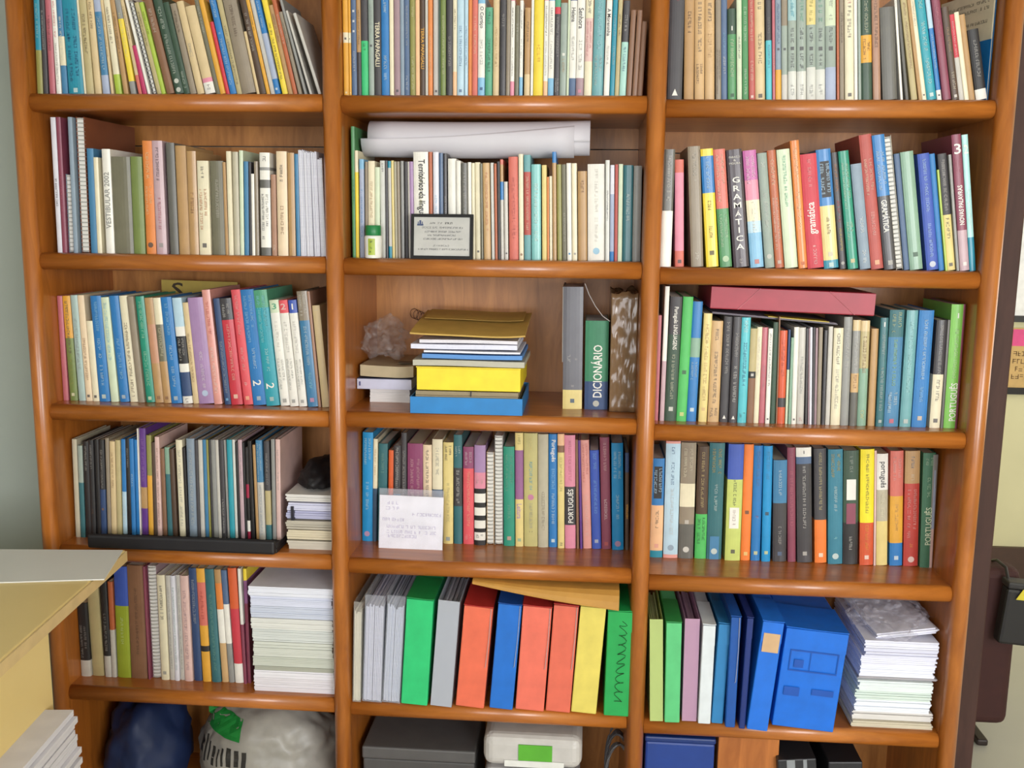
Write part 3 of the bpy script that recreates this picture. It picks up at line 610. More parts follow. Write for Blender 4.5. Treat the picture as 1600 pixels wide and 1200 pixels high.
1.9419|0.0055|0.2322|-0.1524|grey|0||thin grey booklet on second shelf of right bay
1.949|0.0179|0.2707|-0.1465|maroon@.7,mauvepink||white h .05-.16 3;rose s .18-.28 2;white u .37-.66 NOVAS PALAVRAS;white b .95|maroon and mauve pink book titled NOVAS PALAVRAS on second shelf of right bay
1.968|0.0116|0.2707|-0.1436|paleaqua@.75,teal||white h .05-.16 2;white s .4-.7|pale aqua and teal book on second shelf of right bay
= 0 2 0.05
0.0205|0.0116|0.2358|-0|rose|0||rose book on third shelf of left bay
0.0365|0.0177|0.2361|-0.0157|amber@.4,olivegreen||navy s .05-.55;olive s .6-.85;cream b .94|amber and olive green book on third shelf of left bay
0.0578|0.0158|0.2381|-0.0226|greyaqua||grey s .2-.7|grey-aqua book on third shelf of left bay
0.0751|0.0147|0.2384|-0.0259|peachcream||brown s .4-.8;charcoal b .95|peach cream book on third shelf of left bay
0.0912|0.0148|0.1817|-0.0289|cream||charcoal b .94|cream book between peach cream and blue ones on third shelf of left bay
0.1078|0.0241|0.2375|-0.0356|blue||paleblue s .05-.35;white s .4-.6;white s .65-.85;cream b .95|blue book between cream and pale green ones on third shelf of left bay
0.1344|0.0177|0.2349|-0.0449|palegreen||sky s .05-.6|pale green book on third shelf of left bay
0.1547|0.0207|0.2384|-0.0531|blue||paleblue s .4-.8;lgrey b .95|blue book between pale green and cream ones on third shelf of left bay
0.1774|0.0189|0.2389|-0.0577|cream||dkbrown s .25-.6;dkbrown s .6-.95|cream book between blue and taupe ones on third shelf of left bay
0.1976|0.0147|0.2377|-0.0596|taupe|0||taupe book on third shelf of left bay
0.2144|0.0195|0.238|-0.0605|tealgreen||palegreen s .05-.4;palegreen s .5-.85;cream b .96|teal green book on third shelf of left bay
0.2362|0.0188|0.2353|-0.0606|tan@.25,rosetan@.62,tan||brown b .95|tan and rosy tan book on third shelf of left bay
0.256|0.0172|0.2357|-0.0607|cream@.25,olivegrey@.6,tan||cream s .28-.55;brown b .95|cream and olive grey book on third shelf of left bay
0.2746|0.0241|0.2375|-0.0625|blue||paleblue s .05-.35;white s .45-.6;white s .65-.85;lgrey b .95|blue book between cream and pale blue ones on third shelf of left bay
0.3008|0.0212|0.2365|-0.0659|paleblue@.27,white@.36,black@.62,white@.7,navy@.93,white||white s .38-.6 2;charcoal s .95-.99|pale blue and white book on third shelf of left bay
0.3231|0.0123|0.2263|-0.069|sand||brown s .3-.8|sand book between pale blue and lavender purple ones on third shelf of left bay
0.3363|0.0342|0.2372|-0.0712|lavpurple||white s .5-.85;paleblue o .9|thick lavender purple book on third shelf of left bay
0.3715|0.018|0.2552|-0.0736|salmon||brick s .1-.4;white s .5-.9|salmon book on third shelf of left bay
0.3963|0.0138|0.2368|-0.077|navy||lgrey s .4-.9;sky b .95|navy book on third shelf of left bay
0.4118|0.0255|0.2372|-0.0809|charcoal@.2,red@1||white s .05-.19 2;cream s .24-.8;cream b .92|charcoal and red book on third shelf of left bay
0.439|0.0204|0.2565|-0.0839|coralred||palepink s .05-.4;palepink s .5-.7;white s .8-.85;peach b .94|coral red book on third shelf of left bay
0.4611|0.0294|0.2569|-0.0851|blue||paleblue s .05-.45 2;white s .5-.7;white d .78-.83 2;lgrey b .94|thick blue book on third shelf of left bay
0.492|0.0291|0.2568|-0.0855|seagreen@.15,tealbright||paleaqua s .05-.45 2;white s .5-.7;white d .8-.85 2;lgrey b .94|thick sea green and teal book on third shelf of left bay
0.5228|0.0215|0.2355|-0.0858|palegreen@.12,white||seagreen h .02-.1 3;lgrey s .2-.5;grey s .55-.85 2;grey b .95|pale green and white book on third shelf of left bay
0.5454|0.019|0.2359|-0.085|coralred@.12,white||palepink h .02-.1 2;lgrey s .2-.5;grey s .55-.85 2;grey b .95|coral red and white book on third shelf of left bay
0.5655|0.0177|0.2362|-0.0819|royal@.12,white||white h .02-.1 1;lgrey s .2-.5;grey s .55-.85 2;grey b .95|royal blue and white book on third shelf of left bay
0.5855|0.0227|0.2558|-0.0786|taupe@.25,steel||white s .03-.22 2;white s .3-.65;paleaqua s .7-.85;pink b .94|taupe and steel blue book on third shelf of left bay
0.6093|0.0058|0.2562|-0.0787|rosebrown|0||thin rosy brown booklet on third shelf of left bay
0.618|0.0164|0.2256|-0.081|sand||greyaqua s .04-.1|sand book at the right end of third shelf of left bay
= 2 2 0.045
1.3471|0.0079|0.227|0|rose|0||thin rose booklet on third shelf of right bay
1.3584|0.0091|0.2885|0.0057|white@.55,mauvepink|0||thin white and mauve pink booklet on third shelf of right bay
1.3684|0.0244|0.2669|0.0136|charcoal@.3,dkgreen||white d .08-.42 Português LINGUAGENS;cream s .46-.82;white b .9|charcoal and dark green book titled Português LINGUAGENS on third shelf of right bay
1.3938|0.0208|0.2673|0.0171|brightgreen||dkgreen b .6;straw b .94|bright green book on third shelf of right bay
1.4156|0.0202|0.2575|0.0149|blue@.3,sage@.46,blue||palegrey s .5-.66 2;white b .9|blue and sage green book on third shelf of right bay
1.4409|0.0172|0.2331|0.0092|straw||tan s .1-.8;sandtan b .88|straw yellow book on third shelf of right bay
1.4607|0.0232|0.2174|0|sandtan||charcoal s .08-.2;charcoal s .3-.82;charcoal s .86-.96 2|sandy tan book on third shelf of right bay
1.4861|0.0177|0.2266|0|charcoal||lgrey s .05-.28;lgrey s .3-.56;white t .95|charcoal book between sandy tan and charcoal ones on third shelf of right bay
1.5048|0.0174|0.227|0|charcoal||lgrey s .15-.4;white s .45-.82;white t .95|charcoal book between charcoal and turquoise ones on third shelf of right bay
1.5236|0.0182|0.2259|-0.0045|cyan||white s .03-.15;navy s .2-.65;charcoal s .9-.95 2|turquoise book on third shelf of right bay
1.5428|0.0142|0.2029|-0.007|khaki@.45,black@.52,brown||white b .485|khaki and black book on third shelf of right bay
1.5579|0.0101|0.2061|-0.0102|cream||lgrey s .1-.5|cream book between khaki and rose ones on third shelf of right bay
1.569|0.0118|0.2054|-0.0129|rose||mauve s .4-.65|rose book on third shelf of right bay
1.5818|0.0089|0.2037|-0.0153|white||charcoal s .05-.6;charcoal b .95|thin white booklet on third shelf of right bay
1.5923|0.0101|0.217|-0.0193|dkgreen|0||dark green book on third shelf of right bay
1.6039|0.0028|0.2289|-0.0232|brown|0||thin brown booklet on third shelf of right bay
1.6074|0.0153|0.1998|-0.0232|vermilion@.72,charcoal@.82,vermilion||brick s .1-.5|vermilion and charcoal book on third shelf of right bay
1.6242|0.0048|0.2016|-0.0209|navy@.42,palegreen|0||thin navy and pale green booklet on third shelf of right bay
1.63|0.0054|0.1856|-0.0212|sage|0||thin sage green booklet on third shelf of right bay
1.6368|0.0096|0.2077|-0.026|white||charcoal b .95|white book on third shelf of right bay
1.6486|0.0146|0.2065|-0.0338|lgrey||grey s .3-.7;rose s .93-.97|light grey book on third shelf of right bay
1.6654|0.0045|0.2054|-0.0426|charcoal|0||thin charcoal booklet between light grey and mauve ones on third shelf of right bay
1.6716|0.0025|0.2056|-0.049|mauve|0||thin mauve booklet between charcoal and lavender white ones on third shelf of right bay
1.6748|0.0045|0.2079|-0.0506|lavwhite|0||thin lavender white booklet on third shelf of right bay
1.68|0.0045|0.208|-0.0481|charcoal|0||thin charcoal booklet between lavender white and mauve ones on third shelf of right bay
1.685|0.0045|0.2065|-0.0426|mauve|0||thin mauve booklet between charcoal and taupe ones on third shelf of right bay
1.6899|0.0078|0.2081|-0.0355|taupe|0||thin taupe booklet on third shelf of right bay
1.7|0.007|0.2021|-0.0294|charcoal|0||thin charcoal booklet between taupe and light grey ones on third shelf of right bay
1.708|0.0089|0.2101|-0.0264|lgrey|0||thin light grey booklet on third shelf of right bay
1.7189|0.0191|0.2072|-0.0261|cream||charcoal s .05-.38;grey s .42-.85|cream book between light grey and grey ones on third shelf of right bay
1.739|0.0166|0.2309|-0.0265|grey||lgrey s .1-.5|grey book on third shelf of right bay
1.757|0.0151|0.225|-0.0264|sand@.1,grey@.5,sandtan@.68,dkgrey||lgrey s .15-.45;brown s .5-.65|sand and grey book on third shelf of right bay
1.7737|0.0181|0.2238|-0.0264|sand@.1,khaki@.45,sage||brown s .15-.5;straw s .85-.95|sand and khaki book on third shelf of right bay
1.7962|0.0141|0.2071|-0.0262|tan|0||tan book on third shelf of right bay
1.8119|0.0156|0.2307|-0.0235|dkteal||white h .03-.09 1;lgrey s .15-.35;lgrey s .45-.85;lgrey b .95|dark teal book on third shelf of right bay
1.8292|0.0291|0.2474|-0.0174|dkteal@.23,steel||straw s .02-.2 2;lime s .25-.65;white s .7-.88 2;coralred b .95|thick dark teal and steel blue book on third shelf of right bay
1.8624|0.0226|0.2471|-0.0108|greyteal||paleaqua s .1-.7;lgrey b .95|grey-teal book on third shelf of right bay
1.8869|0.0296|0.2475|-0.0081|blue||white s .08-.6;paleblue s .65-.8;peach b .92|thick blue book on third shelf of right bay
1.923|0.021|0.2281|-0.0109|charcoal@.5,cream||lgrey s .05-.5;charcoal s .55-.75;charcoal b .93|charcoal and cream book on third shelf of right bay
1.9454|0.0053|0.2285|-0.0148|dkgrey|0||thin dark grey booklet on third shelf of right bay
1.9523|0.0272|0.261|-0.0153|limegreen||white h .06-.12 1;palegreen s .2-.6;white u .63-.94 PORTUGUÊS|thick lime green book titled PORTUGUÊS on third shelf of right bay
1.9732|0.0063|0.2615|-0.0134|maroon|0||thin maroon booklet on third shelf of right bay
= 0 3 0.06
0.0244|0.011|0.2331|0.0213|greybeige|0||greyish beige book on fourth shelf of left bay
0.0368|0.011|0.2185|0.0234|greengrey@.4,dkteal|0||green-grey and dark teal book on fourth shelf of left bay
0.05|0.0125|0.2294|0.0253|black||lgrey s .05-.3|black book between green-grey and black ones on fourth shelf of left bay
0.0636|0.0113|0.2328|0.0261|black||brown s .7-.75;lgrey s .05-.3|black book, fourth from left on fourth shelf of left bay
0.0759|0.0097|0.2331|0.0265|black|0||black book, fifth from left on fourth shelf of left bay
0.0869|0.0125|0.2334|0.0271|black@.5,navy||lgrey s .1-.5;brown b .7|black and navy book on fourth shelf of left bay
0.1029|0.0082|0.2384|0.029|taupe|0||thin taupe booklet on fourth shelf of left bay
0.1121|0.0125|0.2312|0.0325|sand||brown s .1-.5|sand book on fourth shelf of left bay
0.1256|0.0112|0.2346|0.0346|khaki|0||khaki book on fourth shelf of left bay
0.1385|0.01|0.2364|0.0326|blue@.55,paleblue||white s .6-.9|blue and pale blue book on fourth shelf of left bay
0.1503|0.0089|0.2382|0.0276|black||lgrey s .1-.3|thin black booklet between blue and blue ones on fourth shelf of left bay
0.1609|0.0096|0.2385|0.0232|blue||white s .35-.5|blue book on fourth shelf of left bay
0.1715|0.0078|0.2358|0.0211|blue|0||thin blue booklet on fourth shelf of left bay
0.1801|0.0027|0.2628|0.0216|white|0||thin white booklet on fourth shelf of left bay
0.1837|0.0142|0.2629|0.0231|purple@.55,tan@.75,purple||lavpurple s .1-.5|purple and tan book on fourth shelf of left bay
0.1996|0.0115|0.247|0.0232|olive@.4,amber|0||olive and amber book on fourth shelf of left bay
0.2121|0.009|0.231|0.0208|dkbrown|0||thin dark brown booklet on fourth shelf of left bay
0.2225|0.0099|0.2447|0.0169|palepink||brown s .1-.9|pale pink book between dark brown and brown ones on fourth shelf of left bay
0.2341|0.0089|0.2167|0.012|brown|0||thin brown booklet on fourth shelf of left bay
0.2448|0.0119|0.22|0.0064|sage@.3,dkteal|0||sage green and dark teal book on fourth shelf of left bay
0.2584|0.0104|0.2174|0|dkbrown|0||dark brown book on fourth shelf of left bay
0.2738|0.0148|0.2387|0|cream||grey s .1-.9|cream book on fourth shelf of left bay
0.2896|0.0063|0.2213|0|black|0||thin black booklet between cream and steel grey ones on fourth shelf of left bay
0.2969|0.019|0.2423|0.006|steelgrey||lgrey s .1-.9|steel grey book on fourth shelf of left bay
0.3168|0.0066|0.2399|0.0097|charcoal|0||thin charcoal booklet between steel grey and light grey ones on fourth shelf of left bay
0.3241|0.0093|0.2401|0.0104|lgrey|0||thin light grey booklet between charcoal and steel blue ones on fourth shelf of left bay
0.3344|0.0087|0.2404|0.0076|steel|0||thin steel blue booklet on fourth shelf of left bay
0.344|0.0044|0.2407|0.0052|olive|0||thin olive booklet on fourth shelf of left bay
0.3495|0.0041|0.2409|0.0054|charcoal|0||thin charcoal booklet between olive and grey ones on fourth shelf of left bay
0.3543|0.0111|0.241|0.0049|grey|0||grey book on fourth shelf of left bay
0.367|0.0068|0.2414|0|lgrey|0||thin light grey booklet between grey and charcoal ones on fourth shelf of left bay
0.3754|0.0098|0.2416|0|charcoal||white s .6-.95|charcoal book on fourth shelf of left bay
0.3871|0.0045|0.2419|-0.0046|grey|0||thin grey booklet between charcoal and teal ones on fourth shelf of left bay
0.3923|0.0116|0.2421|0|tealbright|0||teal book on fourth shelf of left bay
0.4049|0.0062|0.2424|0|palegrey|0||thin pale grey booklet on fourth shelf of left bay
0.4121|0.0056|0.2367|0|black|0||thin black booklet between pale grey and mauve pink ones on fourth shelf of left bay
0.4187|0.0092|0.2428|0|mauvepink||grey s .1-.5|thin mauve pink booklet on fourth shelf of left bay
0.429|0.0044|0.2372|0|black|0||thin black booklet between mauve pink and black ones on fourth shelf of left bay
0.4344|0.0065|0.2256|0|black@.4,crimson@.55,black@.8,white@.92,crimson|0||thin black and crimson booklet on fourth shelf of left bay
0.4434|0.008|0.2406|-0.0088|black|0||thin black booklet between black and tan ones on fourth shelf of left bay
0.4548|0.0062|0.2321|-0.0112|tan|0||thin tan booklet on fourth shelf of left bay
0.4625|0.014|0.2441|-0.008|steel@.42,lgrey||white s .03-.4 2;steelgrey s .45-.95|steel blue and light grey book on fourth shelf of left bay
0.4781|0.0122|0.2416|0|charcoal@.5,khaki@.85,dkteal||lgrey s .1-.45|charcoal and khaki book on fourth shelf of left bay
0.4925|0.0083|0.2464|0.009|grey|0||thin grey booklet between charcoal and pale pink ones on fourth shelf of left bay
0.5026|0.0101|0.2467|0.0153|palepink||grey s .1-.5|pale pink book at the right end of fourth shelf of left bay
= 1 3 0.125
0.6856|0.0239|0.2598|0.0184|skyblue||white s .05-.3 2;white s .45-.72;pink o .93|bright blue book at the left end of fourth shelf of middle bay
0.7099|0.0097|0.2449|0.0221|cream@.48,dkslate||tan s .1-.35|cream and dark slate book, second from left on fourth shelf of middle bay
0.7213|0.0204|0.2335|0.0233|dkteal||sage s .1-.3|dark teal book on fourth shelf of middle bay
0.7459|0.0109|0.2186|0.0187|orangered|0||orange red book on fourth shelf of middle bay
0.7585|0.0163|0.2299|0.0125|charcoal@.5,steel||white s .02-.45|charcoal and steel blue book on fourth shelf of middle bay
0.7768|0.0122|0.2601|0.0089|charcoal||lgrey s .15-.6|charcoal book on fourth shelf of middle bay
0.7918|0.0354|0.2355|0.0066|plum||palepink s .15-.9 2|thick plum book on fourth shelf of middle bay
0.8293|0.0199|0.2335|0|peachcream||charcoal s .05-.9|peach cream book on fourth shelf of middle bay
0.8508|0.0234|0.2472|0|cream@.48,dkslate||grey s .08-.35|cream and dark slate book, ninth from left on fourth shelf of middle bay
0.8764|0.0227|0.2411|0|straw||charcoal s .03-.2 2;khaki s .4-.8;steelgrey b .95|straw yellow book on fourth shelf of middle bay
0.9014|0.0189|0.2589|-0.0045|dkteal@.3,charcoal@.65,dkteal||white s .1-.2 2;white s .32-.63|dark teal and charcoal book on fourth shelf of middle bay
0.9232|0.0245|0.2315|-0.0053|plum@.22,coralred||white s .05-.2 2;peach s .25-.82;palepink s .9-.96 2|plum and coral red book on fourth shelf of middle bay
0.9499|0.0251|0.237|-0.0061|lavpurple@.27,pink@.43,black@.48,white@.57,black@.62,white@.7,black@.75,white@.83,black@.87,white@.95,black||palepink s .3-.4 2;charcoal s .89-.93 2|lavender purple and pink book on fourth shelf of middle bay
0.9779|0.017|0.2207|-0.0086|sandtan@.85,dkgrey|coil||sandy tan and dark grey spiral notebook on fourth shelf of middle bay
0.9971|0.0188|0.26|-0.0121|grey|coil||grey spiral notebook on fourth shelf of middle bay
1.0181|0.0249|0.2352|-0.0148|tealgreen||sage s .08-.45 2;sage s .58-.75;salmon b .92|teal green book on fourth shelf of middle bay
1.0453|0.0181|0.2682|-0.0159|straw@.15,mauvepurple@.58,straw||olive s .02-.12;lavpurple d .62-.75 Leitura;sage b .94|straw yellow and mauve purple book titled Leitura on fourth shelf of middle bay
1.0651|0.0313|0.2675|-0.0162|khakigreen||straw s .02-.15;skyblue s .25-.5;grey s .6-.85;orchid o .56;charcoal s .86-.88|thick khaki green book on fourth shelf of middle bay
1.0977|0.023|0.2666|-0.0169|greybeige||taupe s .5-.85|greyish beige book on fourth shelf of middle bay
1.1223|0.0192|0.2667|-0.0186|blue||white d .05-.24 Português;paleblue s .3-.48;white s .52-.8;white b .94|blue book titled Português on fourth shelf of middle bay
1.1432|0.0149|0.2688|-0.0213|peach@.1,brown@.16,straw||olive s .2-.5;charcoal s .95-.98|peach and brown book on fourth shelf of middle bay
1.1597|0.0241|0.2662|-0.0258|pink@.45,charcoal@.79,pink||rose s .05-.4;white u .47-.77 PORTUGUÊS|pink and charcoal book titled PORTUGUÊS on fourth shelf of middle bay
1.1862|0.0055|0.2562|-0.0331|brown|0||thin brown booklet on fourth shelf of middle bay
1.1944|0.0053|0.255|-0.0418|purple|0||thin purple booklet on fourth shelf of middle bay
1.2017|0.0187|0.2553|-0.0483|salmon||brick s .03-.4 2;palepink s .5-.9|salmon book on fourth shelf of middle bay
1.2221|0.0203|0.2322|-0.0493|royal||sky s .03-.2;sky s .3-.65;lgrey b .92|royal blue book on fourth shelf of middle bay
1.2441|0.0209|0.2626|-0.0441|maroon||palepink s .05-.3;white s .55-.75;brick b .95|maroon book on fourth shelf of middle bay
1.2678|0.0257|0.2509|-0.0354|skyblue||white s .08-.35 2;white s .48-.72;pink o .94|bright blue book between maroon and navy ones on fourth shelf of middle bay
1.297|0.0084|0.2287|-0.0288|navy@.2,dkbrown||amber u .25-.95 HISTÓRIA|thin navy and dark brown booklet titled HISTÓRIA on fourth shelf of middle bay
= 2 3 0.12
1.3537|0.0278|0.2318|-0.0106|blue@.47,peach@.93,teal||black r .08-.4;white s .1-.38 2;charcoal s .52-.7;salmon b .88|thick blue and peach book on fourth shelf of right bay
1.3838|0.0322|0.2724|-0.0107|salmon@.02,paleblue@.97,salmon||navy s .05-.12;navy s .18-.38;lgrey s .4-.8;steelgrey o .91|thick salmon and pale blue book on fourth shelf of right bay
1.4177|0.0333|0.2702|-0.0111|taupe@.35,cream@.55,taupe@.7,dkgrey||cream s .05-.3 2;white o .92;lgrey b .68|thick taupe and cream book on fourth shelf of right bay
1.4551|0.0252|0.2618|-0.0115|dkbrown@.6,brightgreen||straw s .05-.55;dkgreen s .63-.88 2|dark brown and bright green book on fourth shelf of right bay
1.4813|0.0332|0.2705|-0.0119|dkteal||amber s .05-.27 2;white s .35-.58;steel r .8-1;white o .93|thick dark teal book on fourth shelf of right bay
1.5224|0.0337|0.2701|-0.0133|royal@.3,straw2||charcoal s .26-.54;white r .54-.72;lavpurple s .56-.7;charcoal b .92|thick royal blue and yellow-green book on fourth shelf of right bay
1.5583|0.0206|0.2696|-0.0161|brightorange||dkbrown b .58;straw b .94|bright orange book on fourth shelf of right bay
1.581|0.0202|0.2671|-0.0211|blue||slate s .05-.35;rose s .58-.66;straw b .93|blue book on fourth shelf of right bay
1.6045|0.019|0.2678|-0.0307|skyblue||steel s .05-.3;charcoal b .58;straw b .92|bright blue book on fourth shelf of right bay
1.63|0.0297|0.2356|-0.0455|steel@.42,charcoal||white s .1-.35;lgrey s .65-.85;slate b .92|thick steel blue and charcoal book on fourth shelf of right bay
1.664|0.0173|0.2651|-0.0603|maroon||rose s .05-.1;rose s .2-.7|maroon book on fourth shelf of right bay
1.6848|0.0327|0.2659|-0.0678|white@.08,slate@.14,charcoal||charcoal h .02-.06 1;white s .16-.7;lgrey b .92|thick white and slate blue book on fourth shelf of right bay
1.724|0.0259|0.2645|-0.0664|charcoal@.62,brightorange||straw s .03-.55;white b .93|charcoal and bright orange book on fourth shelf of right bay
1.7521|0.0313|0.2646|-0.0608|tealbright2||amber s .04-.25 2;white s .32-.55;paleaqua s .76-.79;white o .93|thick deep teal book on fourth shelf of right bay
1.7851|0.0324|0.2624|-0.0572|dkgreen@.63,black||lgrey s .05-.2;white r .25-.43;maroon r .46-.64;white s .74-.88|thick dark green and black book on fourth shelf of right bay
1.8217|0.0293|0.2666|-0.0583|yellow2@.63,vermilion||charcoal s .04-.55;amber s .65-.88;white b .93|thick bright yellow and vermilion book on fourth shelf of right bay
1.8527|0.0044|0.2645|-0.062|palepink|0||thin pale pink booklet on fourth shelf of right bay
1.8593|0.0238|0.2569|-0.064|white@.32,greybeige@.6,straw||charcoal d .07-.3 português;cream s .35-.58|white and greyish beige book titled português on fourth shelf of right bay
1.8884|0.0274|0.264|-0.0621|coral@.39,amber@.8,blue||palepink s .05-.25 2;tan s .45-.7;white b .93|thick coral and amber book on fourth shelf of right bay
1.9187|0.0315|0.2648|-0.0561|tan@.28,redbrick||slate s .05-.15;lgrey s .2-.26;palepink s .33-.75 2;amber s .8-.84;white o .94|thick tan and brick red book on fourth shelf of right bay
1.9531|0.0264|0.2625|-0.0464|dkgreen2||palegreen s .04-.12 2;palegreen s .2-.4;palegreen u .47-.8 PORTUGUÊS|thick deep green book titled PORTUGUÊS on fourth shelf of right bay
1.9697|0.0098|0.2243|-0.0347|lav@.6,palepink|0||lavender and pale pink book on fourth shelf of right bay
1.9631|0.0164|0.2589|-0.0259|grey|0||grey book on fourth shelf of right bay
= 0 4 0.055
0.0205|0.0235|0.183|-0|black@.78,lgrey||lgrey s .3-.75 2|black and light grey book at the left end of fifth shelf of left bay
0.0459|0.0276|0.2659|-0.0082|khaki|0||thick khaki book on fifth shelf of left bay
0.0784|0.0156|0.2638|0|black@.8,lgrey||lgrey s .4-.75|black and light grey book between khaki and rust ones on fifth shelf of left bay
0.095|0.0112|0.2374|0.011|rust@.5,lgrey|0||rust and light grey book on fifth shelf of left bay
0.109|0.0318|0.2752|0.017|royal@.35,limegreen2||palegreen s .45-.7|thick royal blue and olive lime book on fifth shelf of left bay
0.1429|0.0385|0.2799|0.012|brown||dkbrown s .2-.8|thick brown book on fifth shelf of left bay
0.1852|0.0047|0.2782|0|maroon|0||thin maroon booklet on fifth shelf of left bay
0.1926|0.0209|0.2784|0|mauve|coil||mauve spiral notebook on fifth shelf of left bay
0.2163|0.0191|0.2592|0|cream||charcoal s .1-.45;grey b .93|cream book on fifth shelf of left bay
0.2375|0.0114|0.2584|0|lgrey||grey s .1-.9|light grey book between cream and lavender white ones on fifth shelf of left bay
0.2499|0.0107|0.2589|0|lavwhite||sage s .1-.9|lavender white book on fifth shelf of left bay
0.2617|0.01|0.2593|0|lgrey||grey s .1-.9|light grey book between lavender white and pale pink ones on fifth shelf of left bay
0.2735|0.0191|0.2598|-0.004|palepink||mauve s .1-.9|pale pink book on fifth shelf of left bay
0.2946|0.0187|0.2774|-0.0108|navy||lgrey s .1-.5|navy book on fifth shelf of left bay
0.3166|0.0196|0.2783|-0.02|amber@.12,coral@.5,amber@.68,black@.73,amber||brick s .2-.45|amber and coral book on fifth shelf of left bay
0.3389|0.0213|0.2776|-0.0289|dkteal||sage s .2-.9|dark teal book on fifth shelf of left bay
0.3626|0.0153|0.2769|-0.035|tan@.12,orange@.35,white@.65,sandtan|0||tan and orange book on fifth shelf of left bay
0.3793|0.0129|0.2759|-0.0367|slate@.3,white@.65,grey|0||slate blue and white book on fifth shelf of left bay
0.394|0.0202|0.2815|-0.0322|orangered@.35,red@.83,white|0||orange red and red book on fifth shelf of left bay
0.4159|0.0069|0.2823|-0.0203|white@.48,maroon|0||thin white and maroon booklet on fifth shelf of left bay
0.4239|0.0076|0.2809|-0.0081|yellow@.1,mauvepurple@.3,maroon|0||thin yellow and mauve purple booklet on fifth shelf of left bay
'''
for ln in BOOKS.strip().split('\n'):
    if ln[0] == '=':
        _, b, r, Y = ln.split(); b = int(b); r = int(r); Y = float(Y); continue
    X, t, h, a, spec, flag, tx, label = ln.split('|')
    lift = .0115 if (b, r) == (0, 3) and float(X) > .093 else 0
    make_book(b, r, float(X), float(t), float(h) - lift, float(a), Y, spec, flag, [q for q in tx.split(';') if q], label, zt=ZS[r][b] + .018 + lift)

# ---------------------------------------------------------------- more lettering and sheet helpers
X3, Y3, Z3 = Vector((1, 0, 0)), Vector((0, 1, 0)), Vector((0, 0, 1))
def marks(name, m, parent, fn, stuff=True):
    mb = MB(); fn(mb); o = mb.build(name, m, parent)
    if stuff: o['kind'] = 'stuff'
    return o
def sheets(name, x0, x1, y0, y1, z0, z1, m, parent, rnd, n=6, jit=.004):
    mb = MB(); dz = (z1 - z0) / n
    for i in range(n):
        a, b_, c = rnd.uniform(0, jit), rnd.uniform(0, jit), rnd.uniform(0, jit)
        mb.box(x0 + a, x1 - b_, y0 + c, y1 - rnd.uniform(0, jit), z0 + i * dz, z0 + (i + .93) * dz)
    return mb.build(name, m, parent)
def pile(name, label, cat, x0, x1, y0, y1, z0, z1, hx, n, rnd, group=None, jit=.004, rz=0.0):
    cx, cy = (x0 + x1) / 2, (y0 + y1) / 2
    t = thing(name, label, cat, (cx, cy, z0), (0, 0, rz), group)
    sheets('sheets', x0 - cx, x1 - cx, y0 - cy, y1 - cy, 0, z1 - z0, mat(hx, .75, 'paper'), t, rnd, n, jit)
    return t
rn = random.Random(3)

# ---------------------------------------------------------------- top shelf, right bay: book standing with its cover to the room
zt = ZS[0][2] + .018; hh = .215; wd = .162
t = thing('book', 'cream and blue book facing out behind small books on top shelf of right bay', 'book', (1.9725 - .048, .187, zt), (0, 0, math.atan2(-.155, .048)), 'books standing on the top shelf of the right bay')
obj('cover', *[[*sum(([(0, 0, z), (wd, 0, z), (wd, .0015, z), (0, .0015, z)] for z in (0, hh * .55, hh)), [])], [(0, 1, 5, 4), (1, 2, 6, 5), (2, 3, 7, 6), (3, 0, 4, 7), (4, 5, 9, 8), (5, 6, 10, 9), (6, 7, 11, 10), (7, 4, 8, 11), (0, 3, 2, 1), (8, 9, 10, 11)]], [mat('1c6ca8', .4), mat('d4cbb0', .4)], t, [0, 0, 0, 0, 1, 1, 1, 1, 0, 1])
box('pages', .002, wd - .002, .0018, .0045, .002, hh - .002, M_PAGE, t); box('back_cover', 0, wd, .0047, .0058, 0, hh, mat('1c6ca8', .4), t)
marks('lettering', mat('6c6658', .6), t, lambda mb: [scribble(mb, Vector((.02, -.0004, hh * q)), X3, Z3, wd * .8, .006, rn) for q in (.9, .84, .72)])

def slab(name, pts, y0, y1, m, parent):
    n = len(pts); v = [(p[0], y0, p[1]) for p in pts] + [(p[0], y1, p[1]) for p in pts]
    f = [tuple(range(n)), tuple(range(2 * n - 1, n - 1, -1))] + [((i + 1) % n, i, n + i, n + (i + 1) % n) for i in range(n)]
    return obj(name, v, f, m, parent)

# ---------------------------------------------------------------- second shelf, middle bay: glue, plaque, rolled paper
def lathe(name, prof, m, parent, k=24, smooth=True, loc=None):
    v = []; f = []
    for r, z in prof: v += [(r * math.cos(2 * PI * j / k), r * math.sin(2 * PI * j / k), z) for j in range(k)]
    for i in range(len(prof) - 1):
        for j in range(k): f.append((i * k + j, i * k + (j + 1) % k, (i + 1) * k + (j + 1) % k, (i + 1) * k + j))
    f.append(tuple(range(k - 1, -1, -1))); f.append(tuple(range((len(prof) - 1) * k, len(prof) * k)))
    o = obj(name, v, f, m, parent, loc=loc)
    for p in o.data.polygons: p.use_smooth = smooth and abs(p.normal.z) < .9
    return o
zt = ZS[1][1] + .018
g0, g1 = at(570, 400, .022), at(597, 400, .022); gr = (g1.x - g0.x) / 2; gh = at(583, 352, .022).z - zt
t = thing('glue_bottle', 'small white glue bottle with a green cap in front of the books', 'bottle', ((g0.x + g1.x) / 2, .023, zt))
lathe('body', [(gr * .9, 0), (gr, .002), (gr, gh * .64), (gr * .93, gh * .69)], mat('e6e6de', .35), t)
lathe('cap', [(gr * .86, gh * .69), (gr * .88, gh * .70), (gr * .88, gh * .985), (gr * .82, gh)], mat('1c7c42', .4), t, k=32)
v = []; f = []
